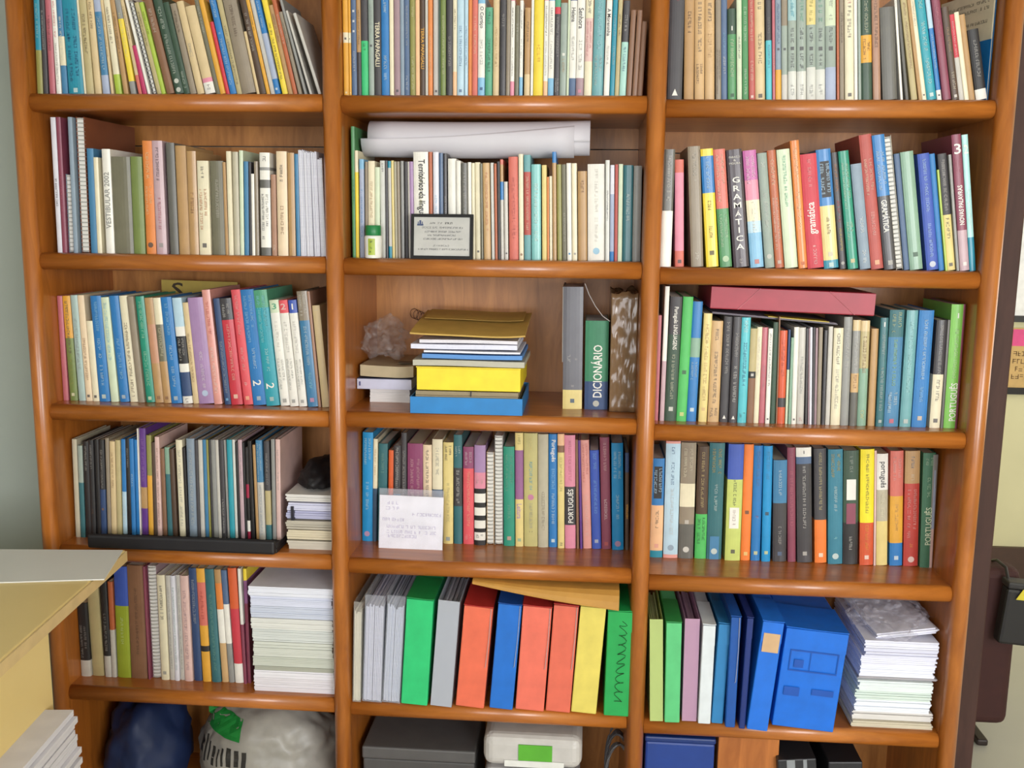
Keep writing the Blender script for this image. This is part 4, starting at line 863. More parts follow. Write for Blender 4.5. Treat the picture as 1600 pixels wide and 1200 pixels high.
for i in range(9):
    an = -PI / 2 + (i - 4) * .1; v += [((gr + .0004) * math.cos(an), (gr + .0004) * math.sin(an), gh * .1), ((gr + .0004) * math.cos(an), (gr + .0004) * math.sin(an), gh * .6)]
f = [(2 * i, 2 * i + 2, 2 * i + 3, 2 * i + 1) for i in range(8)]
obj('label_print', v, f, mat('a4b43c', .4), t)
marks('lettering', mat('486040', .5), t, lambda mb: [scribble(mb, Vector((-gr * .2, -gr - .0012, gh * q)), X3, Z3, gr * .45, .004, rn) for q in (.5, .32, .2)])
p0, p1 = at(641, 402, .012), at(738, 402, .012); ph = at(690, 334, .02).z - zt; pw = p1.x - p0.x
t = thing('plaque', 'black framed award plaque with a silver plate in front of the books', 'plaque', (p0.x, .014, zt), (-.10, 0, 0))
fr = mat('141214', .75); bw = .0065
box('backing', 0, pw, .004, .010, .001, ph, fr, t)
box('frame_bottom', 0, pw, 0, .004, 0, bw * 1.1, fr, t); box('frame_top', 0, pw, 0, .004, ph - bw, ph, fr, t)
box('frame_side', 0, bw, 0, .004, bw * 1.1, ph - bw, fr, t); box('frame_side', pw - bw, pw, 0, .004, bw * 1.1, ph - bw, fr, t)
box('plate', bw, pw - bw, .002, .0039, bw * 1.1, ph - bw, mat('b4b2ac', .38), t)
def pl(mb):
    for q, a, b_ in ((.80, .30, .52), (.70, .18, .86), (.61, .22, .84), (.53, .26, .74), (.45, .2, .84), (.30, .36, .64), (.22, .12, .93)):
        scribble(mb, Vector((pw * a, .0016, ph * q)), X3, Z3, pw * (b_ - a), .0035, rn)
plate = t.children[-1]
marks('lettering', mat('5c5c5c', .5), plate, pl)
marks('bold_lettering', mat('28282a', .5), t, lambda mb: scribble(mb, Vector((pw * .55, .0016, ph * .80)), X3, Z3, pw * .14, .0042, rn))
marks('crest', mat('3c486c', .5), t, lambda mb: [mb.quad(*[(pw * x, .0016, ph * z) for x, z in ((a, c), (b_, c), (b_, d), (a, d))]) for a, b_, c, d in ((.10, .20, .74, .78), (.135, .165, .78, .86), (.11, .125, .78, .83), (.175, .19, .78, .83))], True)
# rolled paper lying on top of the books
L0, L1 = at(580, 216, .115), at(922, 213, .115); R0 = .037
t = thing('paper_roll', 'large roll of white paper lying across the tops of the books', 'paper', (L0.x, .115, L0.z - R0 + .001))
def roll(x0, x1, rfun, a0, a1, n, yoff=0, zoff=0):
    v = []; f = []
    NX = 10
    for i in range(n + 1):
        for j in range(NX + 1):
            s = j / NX; q = a0 + ((a1(s) if callable(a1) else a1) - a0) * i / n; r = rfun(q, s)
            v.append((x0 + (x1 - x0) * s, yoff - r * math.cos(q), zoff + r * math.sin(q) + .006 * math.sin(PI * s) * (-.4)))
    for i in range(n):
        for j in range(NX): k = i * (NX + 1) + j; f.append((k, k + 1, k + NX + 2, k + NX + 1))
    o = obj('sheet', v, f, mat('cfccd2', .6, 'wall'), t, smooth=True)
    md = o.modifiers.new('thick', 'SOLIDIFY'); md.thickness = .0009; md.offset = 0
    return o
rl = L1.x - L0.x; dz = (L1.z - L0.z)
roll(0, rl, lambda q, s: R0 * (.97 + .06 * s) - .0011 * max(0, q) / PI * 2, -.25, PI * 4.2, 84, 0, R0)
roll(-.014, rl * .93, lambda q, s: R0 * 1.05 + .001, -PI * .62, lambda s: -.12 + .75 * s ** 1.5, 24, 0, R0)

# ---------------------------------------------------------------- third shelf, left bay: olive card behind the books
zt = ZS[2][0] + .018
a, b_ = at(252, 437, .255), at(371, 441, .255)
t = thing('olive_card', 'mustard yellow card with a dark S standing behind the books', 'card', (a.x, .255, zt))
slab('board', [(0, 0), (b_.x - a.x, 0), (b_.x - a.x, b_.z - zt), (0, a.z - zt)], 0, .004, mat('b49c48', .6), t)
sz = a.z - zt
marks('lettering', mat('3a2c18', .6), t, lambda mb: text_into(mb, 'S', Vector((.022, -.0006, sz - .024)), X3, Z3, .036, .036), False)

# ---------------------------------------------------------------- third shelf, middle bay
zt = ZS[2][1] + .018
def soft_box(name, x0, x1, y0, y1, z0, z1, m, parent=None, bev=.003): return box(name, x0, x1, y0, y1, z0, z1, m, parent, bev, 2)
bx0, bx1 = at(641, 648, .008).x, at(816, 648, .008).x
bh = .036
t = thing('document_box', 'flat blue plastic document box at the bottom of the stack on third shelf', 'box', (bx0, .008, zt))
W, D = bx1 - bx0, .225; bl = mat('1f7cc0', .45)
for nm, q in (('base', (0, W, 0, D, 0, .002)), ('front_wall', (0, W, 0, .002, .0021, bh)), ('back_wall', (0, W, D - .002, D, .0021, bh)), ('side_wall', (0, .002, .0021, D - .0021, .0021, bh)), ('side_wall', (W - .002, W, .0021, D - .0021, .0021, bh))):
    box(nm, *q, bl, t)
pile('paper_bundle', 'tan and grey papers sticking up out of the blue document box', 'papers', bx0 + .008, bx1 - .008, .015, .222, zt + .0024, zt + bh + .012, '9c8c70', 5, rn, jit=.005)
t = thing('string_tie', 'dark string tied across the papers in the blue document box', 'string', (bx0 + W * .54, .012, zt + bh))
MB().tube([(0, 0, .002), (0, .004, .0135), (.004, .1, .0142), (.002, .2, .0135)], .0011, 5).build('cord', mat('2c2c40', .6), t)
# yellow box
z1 = zt + bh + .0145
yx0, yx1 = at(651, 598, .012).x, at(813, 598, .012).x; yh = at(730, 574, .012).z - z1
t = thing('yellow_box', 'flat yellow cardboard box stacked on the blue document box', 'box', (yx0, .012, z1))
W = yx1 - yx0; soft_box('body', 0, W, 0, .22, 0, yh - .0025, mat('efd62c', .5), t, .0015); box('lid_flap', -.0012, W + .0005, -.0012, .221, yh - .0023, yh, mat('e6cc34', .5), t)
z2 = z1 + yh + .0005
def wavy(name, x0, x1, y0, y1, z, th, m, parent, amp, ph, nx=16, ny=6, curl=0.0):
    v = []; f = []
    for s in (1, 0):
        for j in range(ny + 1):
            for i in range(nx + 1):
                u, w_ = i / nx, j / ny
                dzv = amp * (math.sin(u * 5 + ph) * .5 + math.sin(w_ * 4 + ph * 2) * .5 + 1) + curl * (abs(u - .5) * 2) ** 3
                v.append((x0 + (x1 - x0) * u, y0 + (y1 - y0) * w_, z + dzv + (th if s else 0)))
    N = (nx + 1) * (ny + 1); k = nx + 1
    for j in range(ny):
        for i in range(nx):
            a = j * k + i; f.append((a, a + 1, a + k + 1, a + k)); f.append((N + a + k, N + a + k + 1, N + a + 1, N + a))
    for i in range(nx): f.append((N + i, N + i + 1, i + 1, i)); a = ny * k + i; f.append((a, a + 1, N + a + 1, N + a))
    for j in range(ny): a = j * k; f.append((a, a + k, N + a + k, N + a)); a += nx; f.append((a + k, a, N + a, N + a + k))
    return obj(name, v, f, m, parent)
items = [('paper_bundle', 'greyish paper bundle lying on the yellow box', 'papers', 646, 820, .012, 'b8b4a4', .004),
         ('blue_folder', 'limp pale blue folder under the white papers on the stack', 'folder', 660, 816, .009, '5c90d0', .003),
         ('paper_bundle', 'white papers with lavender tint lying on the blue folder', 'papers', 642, 808, .010, 'dcdcec', .003),
         ('paper_bundle', 'white paper sheets just under the mustard envelope', 'papers', 655, 808, .007, 'e0dce4', .003)]
z = z2
for i, (nm, lb, ct, xa, xb, th, hx, am) in enumerate(items):
    x0, x1 = at(xa, 550, .02).x, at(xb, 550, .02).x
    t = thing(nm, lb, ct, (x0, .012 + .004 * i, z))
    wavy('sheets', 0, x1 - x0, 0, .205, 0, th, mat(hx, .6, 'paper'), t, am * .35, i * 1.7)
    if i == 1: wavy('inner_sheets', .004, x1 - x0 - .004, -.002, .2, th + .0035, .004, mat('e4e4ee', .7, 'paper'), t, am * .3, 1.1)
    z += th + am * .8 + (.0085 if i == 1 else .0005)
x0, x1 = at(641, 520, .02).x, at(821, 520, .02).x
t = thing('envelope', 'mustard brown paper envelope lying on top of the document stack', 'envelope', (x0, .016, z))
t.rotation_euler = (.13, 0, 0)
wavy('body', 0, x1 - x0, 0, .235, .001, .0035, mat('c4a050', .6), t, .0035, .3, 20, 10, .004)
wavy('flap', .012, x1 - x0 - .012, .12, .225, .0095, .0008, mat('b89448', .6), t, .0035, .3, 16, 6, .003)
# left stack
zt = ZS[2][1] + .018
a, b_ = at(577, 625, .12), at(640, 625, .12); wz = at(600, 606, .12).z
pile('white_book', 'white block of paper lying flat under the lavender book', 'book', a.x, min(b_.x, bx0 - .004), .125, .30, zt, wz, 'e2deda', 9, rn, jit=.0012)
a, b_ = at(556, 604, .10), at(643, 604, .10); lz = at(600, 592, .10).z
bxl = max(a.x, XS[1] + .021)
t = thing('book', 'lavender-white book lying flat on the white block of paper', 'book', (bxl, .098, wz + .0005))
W = min(b_.x, bx0 - .002) - bxl; lh = lz - wz
box('cover', 0, W, 0, .2, 0, .0012, mat('c4c4d8', .4), t); box('spine', 0, W, 0, .0012, .0013, lh - .0013, mat('c4c4d8', .4), t); box('top_cover', 0, W, 0, .2, lh - .0012, lh, mat('585a74', .4), t)
box('pages', .001, W - .001, .0015, .196, .0014, lh - .0014, M_PAGEW, t)
marks('emblem', mat('505080', .5), t, lambda mb: mb.quad((.004, -.0004, lh * .3), (.008, -.0004, lh * .3), (.008, -.0004, lh * .7), (.004, -.0004, lh * .7)), False)
zb = lz + .0008
a, b_ = at(563, 589, .10), at(646, 589, .10); zc = at(600, 572, .10).z
bxl = max(a.x, XS[1] + .021)
t = thing('padded_envelope', 'thick beige padded envelope lying on the lavender book', 'envelope', (bxl, .10, zb))
W = min(b_.x, yx0 - .003) - bxl
wavy('body', 0, W, 0, .2, .0005, zc - zb - .003, mat('b4a484', .7), t, .0015, .8, 16, 8, .002)
box('address_label', W * .66, W * .9, .03, .06, zc - zb + .0028, zc - zb + .0034, mat('6c6450', .6), t)
# crumpled clear plastic bag
def crumple(name, label, cat, c, rad, hx, kind, seed, rough=.25, sub=4, amp=.35, group=None, part='film', flat=None):
    bm = bmesh.new(); bmesh.ops.create_icosphere(bm, subdivisions=sub, radius=1.0)
    from mathutils import noise
    for v in bm.verts:
        p = v.co.copy(); n1 = noise.noise(p * 1.6 + Vector((seed, 0, 0))); n2 = noise.noise(p * 4.5 + Vector((0, seed, 0)))
        n3 = abs(noise.noise(p * 7 + Vector((0, 0, seed))))
        k = 1 + amp * n1 + amp * .5 * n2 - amp * .55 * n3
        v.co = Vector((p.x * rad[0] * k, p.y * rad[1] * k, p.z * rad[2] * k))
        if flat is not None and v.co.z < flat: v.co.z = flat + (v.co.z - flat) * .02
    lo = min(v.co.z for v in bm.verts)
    for v in bm.verts: v.co.z -= lo
    t = thing(name, label, cat, c, group=group)
    bobj(part, bm, mat(hx, rough, kind), t, smooth=kind != 'film')
    return t
zenv = zc + .003
c = at(598, 530, .2)
crumple('plastic_bag', 'crumpled clear plastic bag resting on the beige envelope', 'bag', (c.x + .008, .185, zenv + .001), (.052, .075, .045), 'b8aca8', 'film', 3.3, .2, 4, .5)
# loop of brown string pinned on the back board
p = at(655, 490, .312)
t = thing('string_loops', 'small tangle of brown string hanging against the back board', 'string', (p.x, .314, p.z))
mb = MB()
for k in range(4): mb.tube([(.008 * k - .012 + .010 * math.cos(q), -.003 - .002 * k % 2, .012 * math.sin(q) - .003 * k) for q in [2 * PI * i / 12 for i in range(12)]], .0007, 4, True)
o = mb.build('loops', mat('4c3020', .7), t); o['kind'] = 'stuff'
# right group: slip-cased volume, dictionary, wrapped volume
def bigbook(label, xl, xr, xt, yt, yb, Y, spec, texts, depth=.17, nm='book'):
    zt = ZS[2][1] + .018
    a = at(xl, yb, Y); b_ = at(xr, yb, Y); c = at(xt, yt, Y); ang = math.atan2(c.x - a.x, c.z - zt)
    t = b_.x - a.x
    r = make_book(1, 2, a.x, t * math.cos(ang), (c.z - zt) / math.cos(ang), ang, Y - .003, spec, '0', texts, label, d=depth)
    if nm != 'book': r.name = nm
    return r
r = bigbook('tall grey slip-cased volume with a cream foot on third shelf of middle bay', 879, 909, 881, 448, 639, .10, 'slipgrey@.84,straw', ['lgrey s .55-.62 2', 'lgrey s .8-.82', 'navy b .93'])
box('slipcase_side', -.0022, -.0004, .001, .172, .105, r.children[0].dimensions.z + .0, mat('8c8884', .5), r)
bigbook('thick green and navy book titled DICIONÁRIO on third shelf of middle bay', 913, 949, 915, 501, 640, .10, 'dictgreen@.68,navy2', ['white u .27-.86 DICIONÁRIO', 'cream o .93'])
r = bigbook('thick brown volume wrapped in wrinkled clear plastic on third shelf of middle bay', 952, 992, 956, 462, 646, .085, 'wrapbrown', [], .19)
cw = r.children[0].dimensions
bm = bmesh.new(); v, f = box_data(-.0006, cw.x + .0006, -.0035, cw.y * .8, .001, cw.z + .004); vs = [bm.verts.new(q) for q in v]
for q in f: bm.faces.new([vs[i] for i in q])
bmesh.ops.subdivide_edges(bm, edges=list(bm.edges), cuts=22, use_grid_fill=True)
from mathutils import noise as NZ
for q in bm.verts:
    if q.co.y < .0: q.co.y -= .006 * abs(NZ.noise(q.co * 70)) ** .7
    if q.co.z > cw.z: q.co.z += .014 * max(0, NZ.noise(q.co * 60)) 
bobj('plastic_wrap', bm, mat('7c6044', .16), r, smooth=True)
p0, p1, p2 = at(914, 443, .09), at(930, 478, .09), at(953, 502, .085)
t = thing('white_string', 'thin white cord hanging down beside the brown wrapped volume', 'cord', p0)
MB().tube([(0, 0, 0), tuple((p1 - p0) * .5 + Vector((-.002, 0, 0))), tuple(p1 - p0), tuple((p1 + p2) / 2 - p0 + Vector((0, 0, -.005))), tuple(p2 - p0 + Vector((0, 0, 0)))], .0009, 5).build('cord', mat('b8b0ac', .5), t)

# ---------------------------------------------------------------- third shelf, right bay: folders on the books
a, b_, c, d = at(1108, 447, .05), at(1371, 453, .05), at(1366, 494, .05), at(1109, 482, .05)
t = thing('elastic_folder', 'crimson box folder lying across the tops of the books on third shelf of right bay', 'folder', (d.x, .05, d.z))
ang = math.atan2(c.z - d.z, c.x - d.x); t.rotation_euler = (0, -ang, 0)
W = (c - d).length; H = (a - d).length
soft_box('body', 0, W, 0, .235, 0, H, mat('9c2838', .45), t, .002)
box('flap', .001, W - .001, -.0012, -.0001, H * .05, H * .97, mat('a02c3c', .42), t)
el = mat('c07078', .6)
MB().tube([(W * .30, -.002, H * .99), (W * .17, -.002, H * .02)], .0009, 5).build('elastic_band', el, t); MB().tube([(W * .72, -.002, H * .99), (W * .88, -.002, H * .02)], .0009, 5).build('elastic_band', el, t)
e, g = at(1112, 487, .06), at(1310, 505, .06); ang2 = math.atan2(g.z - e.z, g.x - e.x)
t = thing('thin_folder', 'thin dark folder with a yellow strip squeezed under the crimson folder', 'folder', (e.x, .062, e.z - .004), (0, -ang2, 0))
W2 = g.x - e.x; box('cover', 0, W2, 0, .2, 0, .0018, mat('4c4048', .4), t); box('sheets', .002, W2 - .002, .002, .198, .002, .0035, mat('8c8490', .7), t)
box('yellow_strip', W2 * .45, W2 * .93, -.001, .05, .0037, .0052, mat('c8b030', .5), t)

# ---------------------------------------------------------------- fourth shelf, left bay: tray, paper stack, black bag
zt = ZS[3][0] + .018
tx0, tx1 = .092, .522
t = thing('tray', 'long flat black tray under the row of books on fourth shelf of left bay', 'tray', (tx0, .0, zt))
bk = mat('18161a', .55)
box('base', 0, tx1 - tx0, .004, .27, 0, .011, bk, t, .002); box('front_lip', 0, tx1 - tx0, -.012, .0035, .001, .033, bk, t, .006); 
box('side_lip', tx1 - tx0 - .004, tx1 - tx0, .0045, .05, .0115, .020, bk, t, .001)
sx0, sx1 = .528, XS[1] - .0215
lev = [(850, 835, 'c8c0b0', 'lowest creamy paper bundle'), (833, 817, 'd4c8ac', 'second lowest cream paper bundle'), (815, 801, 'b8b0a0', 'greyish beige paper bundle'), (800, 786, 'b4b4d0', 'lavender paper bundle with a dark clip'), (785, 773, 'd0d0e4', 'pale lavender paper bundle'), (770, 758, 'dcd8d2', 'topmost white paper bundle')]
z = zt
for i, (yb, yt, hx, lb) in enumerate(lev):
    hgt = (yb - yt) * .00136
    o = pile('paper_bundle', lb + ' in the small pile on fourth shelf', 'papers', sx0 + rn.uniform(0, .008), sx1 - rn.uniform(0, .003), .035 + rn.uniform(0, .012), .25, z, z + hgt, hx, 4, rn, 'paper bundles piled on the fourth shelf of the left bay', jit=.005)
    if i == 3: box('clip', -.04, -.034, -.112, -.09, -.001, hgt + .012, mat('20202c', .4), o)
    z += hgt + .0028
crumple('black_bag', 'soft black bag on top of the small paper pile on fourth shelf', 'bag', ((sx0 + sx1) / 2 + .004, .16, z + .001), (.052, .105, .034), '161416', 'plain', 8.1, .6, 4, .22, None, 'fabric', -.018)

# ---------------------------------------------------------------- fourth shelf, middle bay: white card in a clear sleeve
zt = ZS[3][1] + .018
a, b_, c = at(592, 857, .082), at(691, 857, .082), at(640, 775, .09)
t = thing('display_card', 'white printed card in a clear sleeve leaning on the books', 'card', (a.x, .082, zt + .0004), (-.08, .012, 0))
W, H = b_.x - a.x, c.z - zt
box('card', 0, W, 0, .0015, 0, H, mat('f2f0f6', .5), t); box('clear_sleeve', -.001, W + .001, -.0012, -.0006, .0004, H + .016, mat('e8e8f4', .15, 'clear'), t)
def cardp(mb):
    for q, a_, b2 in ((.86, .12, .3), (.76, .1, .35), (.66, .52, .98), (.55, .05, .4), (.42, .12, .9), (.32, .12, .9), (.24, .14, .6)): scribble(mb, Vector((W * a_, -.0003, H * q)), X3, Z3, W * (b2 - a_), .007, rn)
marks('lettering', mat('b8aed0', .5), t.children[0], cardp)

# ---------------------------------------------------------------- fifth shelf, left bay: tall pile of white paper
zt = ZS[4][0] + .018
px0, px1 = at(396, 1070, .03).x, XS[1] - .0225
z = zt; cols = ['dedae0', 'e4e2e8', 'a8aa9c', 'c4c8bc', 'cfd2c8', 'd2d6d2', 'dcdcd6', 'c8cede', 'd4d8ea', 'e2e4ee']
hs = [.033, .018, .010, .023, .036, .031, .025, .027, .025, .022]
nmz = ['lowest', 'second lowest', 'third lowest', 'fourth lowest', 'fifth lowest', 'fifth highest', 'fourth highest', 'third highest', 'second highest', 'topmost']
for i, (hx, hg) in enumerate(zip(cols, hs)):
    pile('paper_bundle', f'{nmz[i]} paper bundle in the tall white pile on fifth shelf of left bay', 'papers', px0 + rn.uniform(0, .006) - (.004 if i > 6 else 0), px1 - rn.uniform(0, .004), .022 + rn.uniform(0, .006), .29, z, z + hg, hx, max(3, int(hg / .0035)), rn, 'paper bundles in the tall pile on the fifth shelf of the left bay', jit=.0025)
    z += hg + .0005

# ---------------------------------------------------------------- fifth shelf, middle and right bays: box folders
def folder(label, bay, xl, xr, xt, yt, yb, Y, hx, kind='plain', depth=.235, inner=None, elastic=True, handw=None, top=None):
    zt = ZS[4][bay] + .018
    a = at(xl, yb, Y); b2 = at(xr, yb, Y); c = at(xt, yt, Y)
    ang = math.atan2(c.x - a.x, c.z - zt); t_ = (b2.x - a.x) * math.cos(ang); h = (c.z - zt) / math.cos(ang)
    root = thing('box_folder' if kind == 'plain' else 'plastic_folder', label, 'folder', (a.x, Y, zt + (t_ * math.sin(ang) if ang > 0 else 0)), (0, ang, 0), f'box folders on the fifth shelf of the {BN[bay]} bay')
    m = mat(hx, .38, kind)
    if kind == 'plain':
        soft_box('body', 0, t_, 0, depth, 0, h - .004, m, root, .0025)
        wavy('flap', -.0008, t_ + .0008, -.0016, depth * .55, h - .0038, .0016, mat(top or hx, .38), root, .0012, rn.uniform(0, 3), 6, 4)
        box('front_flap', .0006, t_ - .0006, -.0022, -.0004, h - .05, h - .0042, m, root)
    else:
        mb = MB(); mb.box(0, t_, 0, .0008, 0, h).box(0, .0008, .0009, depth, 0, h).box(t_ - .0008, t_, .0009, depth, 0, h).box(.0009, t_ - .0009, .0009, depth, 0, .0008)
        o = mb.build('sleeve', m, root); 
        n = max(1, int(t_ / .02)); w_ = (t_ - .003) / n
        for i in range(n):
            mb = MB()
            for k in range(5): mb.box(.0015 + i * w_ + k * w_ / 5.3, .0015 + i * w_ + (k + .85) * w_ / 5.3, .003 + rn.uniform(0, .004), depth - .01, .001, h - .022 - rn.uniform(0, .012))
            mb.build('papers', mat(inner or 'dcdce4', .7, 'paper'), root)
    if elastic:
        MB().tube([(t_ - .004, -.004, h - .004), (t_ - .003, -.0045, h * .7), (t_ - .005, -.004, h * .42), (t_ - .007, -.003, h * .41)], .0007, 5).build('elastic_band', mat('a8a4a8', .5), root)
    if handw: marks('handwriting', mat('123c1c', .6), root, lambda mb: squiggle(mb, Vector((t_ * .58, -.0027, h * .9)), -Z3, X3, h * .78, t_ * .4, rn))
    return root
def squiggle(mb, O, U, V, length, height, rnd):
    n = int(length / height * 9); pts = []
    for i in range(n):
        q = i * .78; am = .5 * height * (.45 + .55 * abs(math.sin(i * .37 + 1)))
        pts.append(O + U * (length * i / n + height * .22 * math.sin(q * .9)) + V * (am * math.sin(q)))
    mb.tube(pts, .0007, 4)
def AA(x): return 530 + x / 4.8
def AAy(y): return 880 + y / 4.8
def AB(x): return 760 + x / 4.443
def ABy(y): return 880 + y / 4.443
def AC(x): return 990 + x / 4.286
def ACy(y): return 900 + y / 4.286
folder('narrow clear folder of cream papers at the left end of fifth shelf of middle bay', 1, 551, 563.5, 553, AAy(290), 1100, .004, 'd8d4cc', 'clear', inner='e0dccc', elastic=False)
folder('clear plastic folder of white papers left of another clear one', 1, AA(172), AA(318), AA(196), AAy(240), AAy(1035), .006, 'c8ccd8', 'clear', inner='d6d6e6', elastic=False)
folder('clear plastic folder of white papers left of the emerald folder', 1, AA(322), AA(456), AA(362), AAy(245), AAy(1045), .006, 'c8ccd8', 'clear', inner='d2d6e6', elastic=False)
folder('emerald green box folder on fifth shelf of middle bay', 1, AA(462), AA(660), AA(508), AAy(262), AAy(1075), .0, '2cc074', elastic=False, top='1f8c48')
folder('greyish translucent folder between the emerald and coral folders', 1, AA(684), AA(842), AA(745), AAy(285), AAy(1100), .0, 'ccd0da', 'frost', inner='dcdce2', elastic=False)
folder('coral red box folder left of the blue one on fifth shelf of middle bay', 1, AA(872), AA(1085), AA(940), AAy(318), AAy(1105), .0, 'e26c50', top='b8302c')
folder('blue box folder between coral red folders on fifth shelf of middle bay', 1, AA(1125), AA(1300), AA(1195), AAy(300), AAy(1110), .0, '1e6cc8', top='164a98')
folder('wide coral red box folder right of the blue one on fifth shelf', 1, AB(200), AB(398), AB(256), ABy(292), ABy(1030), .0, 'e4705c', top='b8302c')
folder('coral red box folder left of the yellow one on fifth shelf', 1, AB(410), AB(580), AB(470), ABy(285), ABy(1035), .0, 'dc6a54', top='b8302c')
folder('yellow box folder on fifth shelf of middle bay', 1, AB(586), AB(762), AB(655), ABy(295), ABy(1045), .0, 'dcca62', elastic=False)
folder('green box folder with handwriting at the right end of fifth shelf of middle bay', 1, AB(812), AB(985), AB(846), ABy(322), ABy(1085), -.004, '22a050', elastic=False, handw=True)
p0, p1 = at(738, 909, -.005), at(968, 926, -.005)
ang = math.atan2(p0.z - p1.z, p1.x - p0.x)
t = thing('brown_envelope', 'brown paper envelope lying across the tops of the box folders', 'envelope', (p0.x, 0, p0.z), (0, ang, 0))
def sheet_profile(name, W, prof, th, m, parent, nx=12, sag=.004):
    v = []; f = []; k = len(prof)
    for s in (0, 1):
        for i in range(nx + 1):
            for j, (y, z) in enumerate(prof): v.append((W * i / nx, y * (1 if y > 0 else .3 + .7 * i / nx), z * (1 if z > 0 else .12 + .88 * i / nx) - sag * math.sin(PI * i / nx) + (th if s else 0)))
    N = (nx + 1) * k
    for i in range(nx):
        for j in range(k - 1):
            q = i * k + j; f.append((q, q + 1, q + k + 1, q + k)); f.append((N + q + k, N + q + k + 1, N + q + 1, N + q))
        q = i * k; f.append((q, q + k, N + q + k, N + q)); q += k - 1; f.append((q + k, q, N + q, N + q + k))
    for j in range(k - 1): f.append((j + 1, j, N + j, N + j + 1)); q = nx * k + j; f.append((q, q + 1, N + q + 1, N + q))
    return obj(name, v, f, m, parent)
We = (p1 - p0).length
sheet_profile('body', We, [(-.024, -.034), (-.020, -.020), (-.012, -.008), (.002, 0), (.05, .004), (.12, .006), (.2, .006)], .003, mat('b8863a', .65), t)
sheet_profile('flap', We * .96, [(.06, .0085), (.1, .0098), (.15, .0102)], .001, mat('a87830', .65), t)
folder('pale lime translucent folder at the left end of fifth shelf of right bay', 2, AC(108), AC(195), AC(108), ACy(290), ACy(1015), .0, 'd4e498', 'frost', inner='d4dcb0', elastic=False)
folder('light green box folder on fifth shelf of right bay', 2, AC(204), AC(306), AC(220), ACy(300), ACy(1030), -.004, '5cc07c', elastic=False, top='2f8c48')
folder('mauve translucent folder on fifth shelf of right bay', 2, AC(322), AC(420), AC(345), ACy(285), ACy(1000), .008, 'd8b0cc', 'frost', inner='cdb4c8', elastic=False)
folder('white box folder on fifth shelf of right bay', 2, AC(428), AC(512), AC(466), ACy(318), ACy(1045), -.002, 'd6dce0', elastic=False)
folder('steel blue thin box folder beside the white one on fifth shelf', 2, AC(518), AC(596), AC(572), ACy(310), ACy(1030), .002, '2c7cb4', elastic=False)
folder('dark blue box folder with a loose elastic on fifth shelf of right bay', 2, AC(610), AC(676), AC(655), ACy(262), ACy(1075), -.012, '1450a0')
folder('thin navy folder left of the folder with a tan label', 2, AC(700), AC(742), AC(762), ACy(270), ACy(1110), -.016, '142c70', elastic=False)
r = folder('bright blue binder box with a tan label on its spine', 2, AC(752), AC(893), AC(868), ACy(300), ACy(1110), -.022, '1a6cd4', elastic=False)
dm = r.children[0].dimensions; box('spine_label', dm.x * .12, dm.x * .9, -.0032, -.0024, dm.z * .73, dm.z * .9, mat('c8a47c', .6), r)
r = folder('large bright blue plastic box with dark print leaning on the paper pile', 2, 1205, 1302, 1229, 985, 1150, -.012, '1068d0', elastic=False)
dm = r.children[0].dimensions
marks('print', mat('0c4ca8', .5), r, lambda mb: [mb.quad(*[(dm.x * x, -.0028, dm.z * z_) for x, z_ in ((a_, c_), (b2, c_), (b2, d_), (a_, d_))]) for a_, b2, c_, d_ in ((.12, .9, .78, .795), (.12, .9, .58, .595), (.12, .135, .6, .78), (.885, .9, .6, .78), (.45, .46, .6, .78), (.1, .35, .33, .42), (.55, .9, .36, .42), (.2, .35, .62, .7))])
# white paper pile in a plastic bag
zt = ZS[4][2] + .018
qx0, qx1 = 1.793, 1.976
cols = ['c8bea8', 'd6d2ce', 'e4e8f0', 'd0dcd4', 'dce4e4', 'a8a4a8', 'e4e6f4', 'e0e0f0', 'd2d2e2', 'dcdcea']
hs = [.015, .022, .026, .022, .024, .007, .028, .020, .018, .017]
z = zt
for i, (hx, hg) in enumerate(zip(cols, hs)):
    pile('paper_bundle', f'{nmz[i]} paper bundle in the white pile on fifth shelf of right bay', 'papers', qx0 + rn.uniform(0, .006) + .0016 * i, qx1 - rn.uniform(0, .012), .012 + rn.uniform(0, .010), .28, z, z + hg, hx, max(3, int(hg / .0035)), rn, 'paper bundles in the pile on the fifth shelf of the right bay', jit=.006)
    z += hg + .0005
to = pile('paper_bundle', 'tilted white papers inside the plastic bag on the white pile', 'papers', 1.83, 1.968, .03, .25, z + .004, z + .018, 'e2e2ee', 5, rn, jit=.008); to.rotation_euler = (0, -.12, .08)
crumple('plastic_bag', 'crumpled clear plastic bag of papers on top of the white pile', 'bag', ((qx0 + qx1) / 2 + .008, .145, z + .001), (.086, .125, .040), 'dcd8e4', 'film', 5.7, .12, 5, .34, None, 'film', -.02)
cx = (qx0 + qx1) / 2

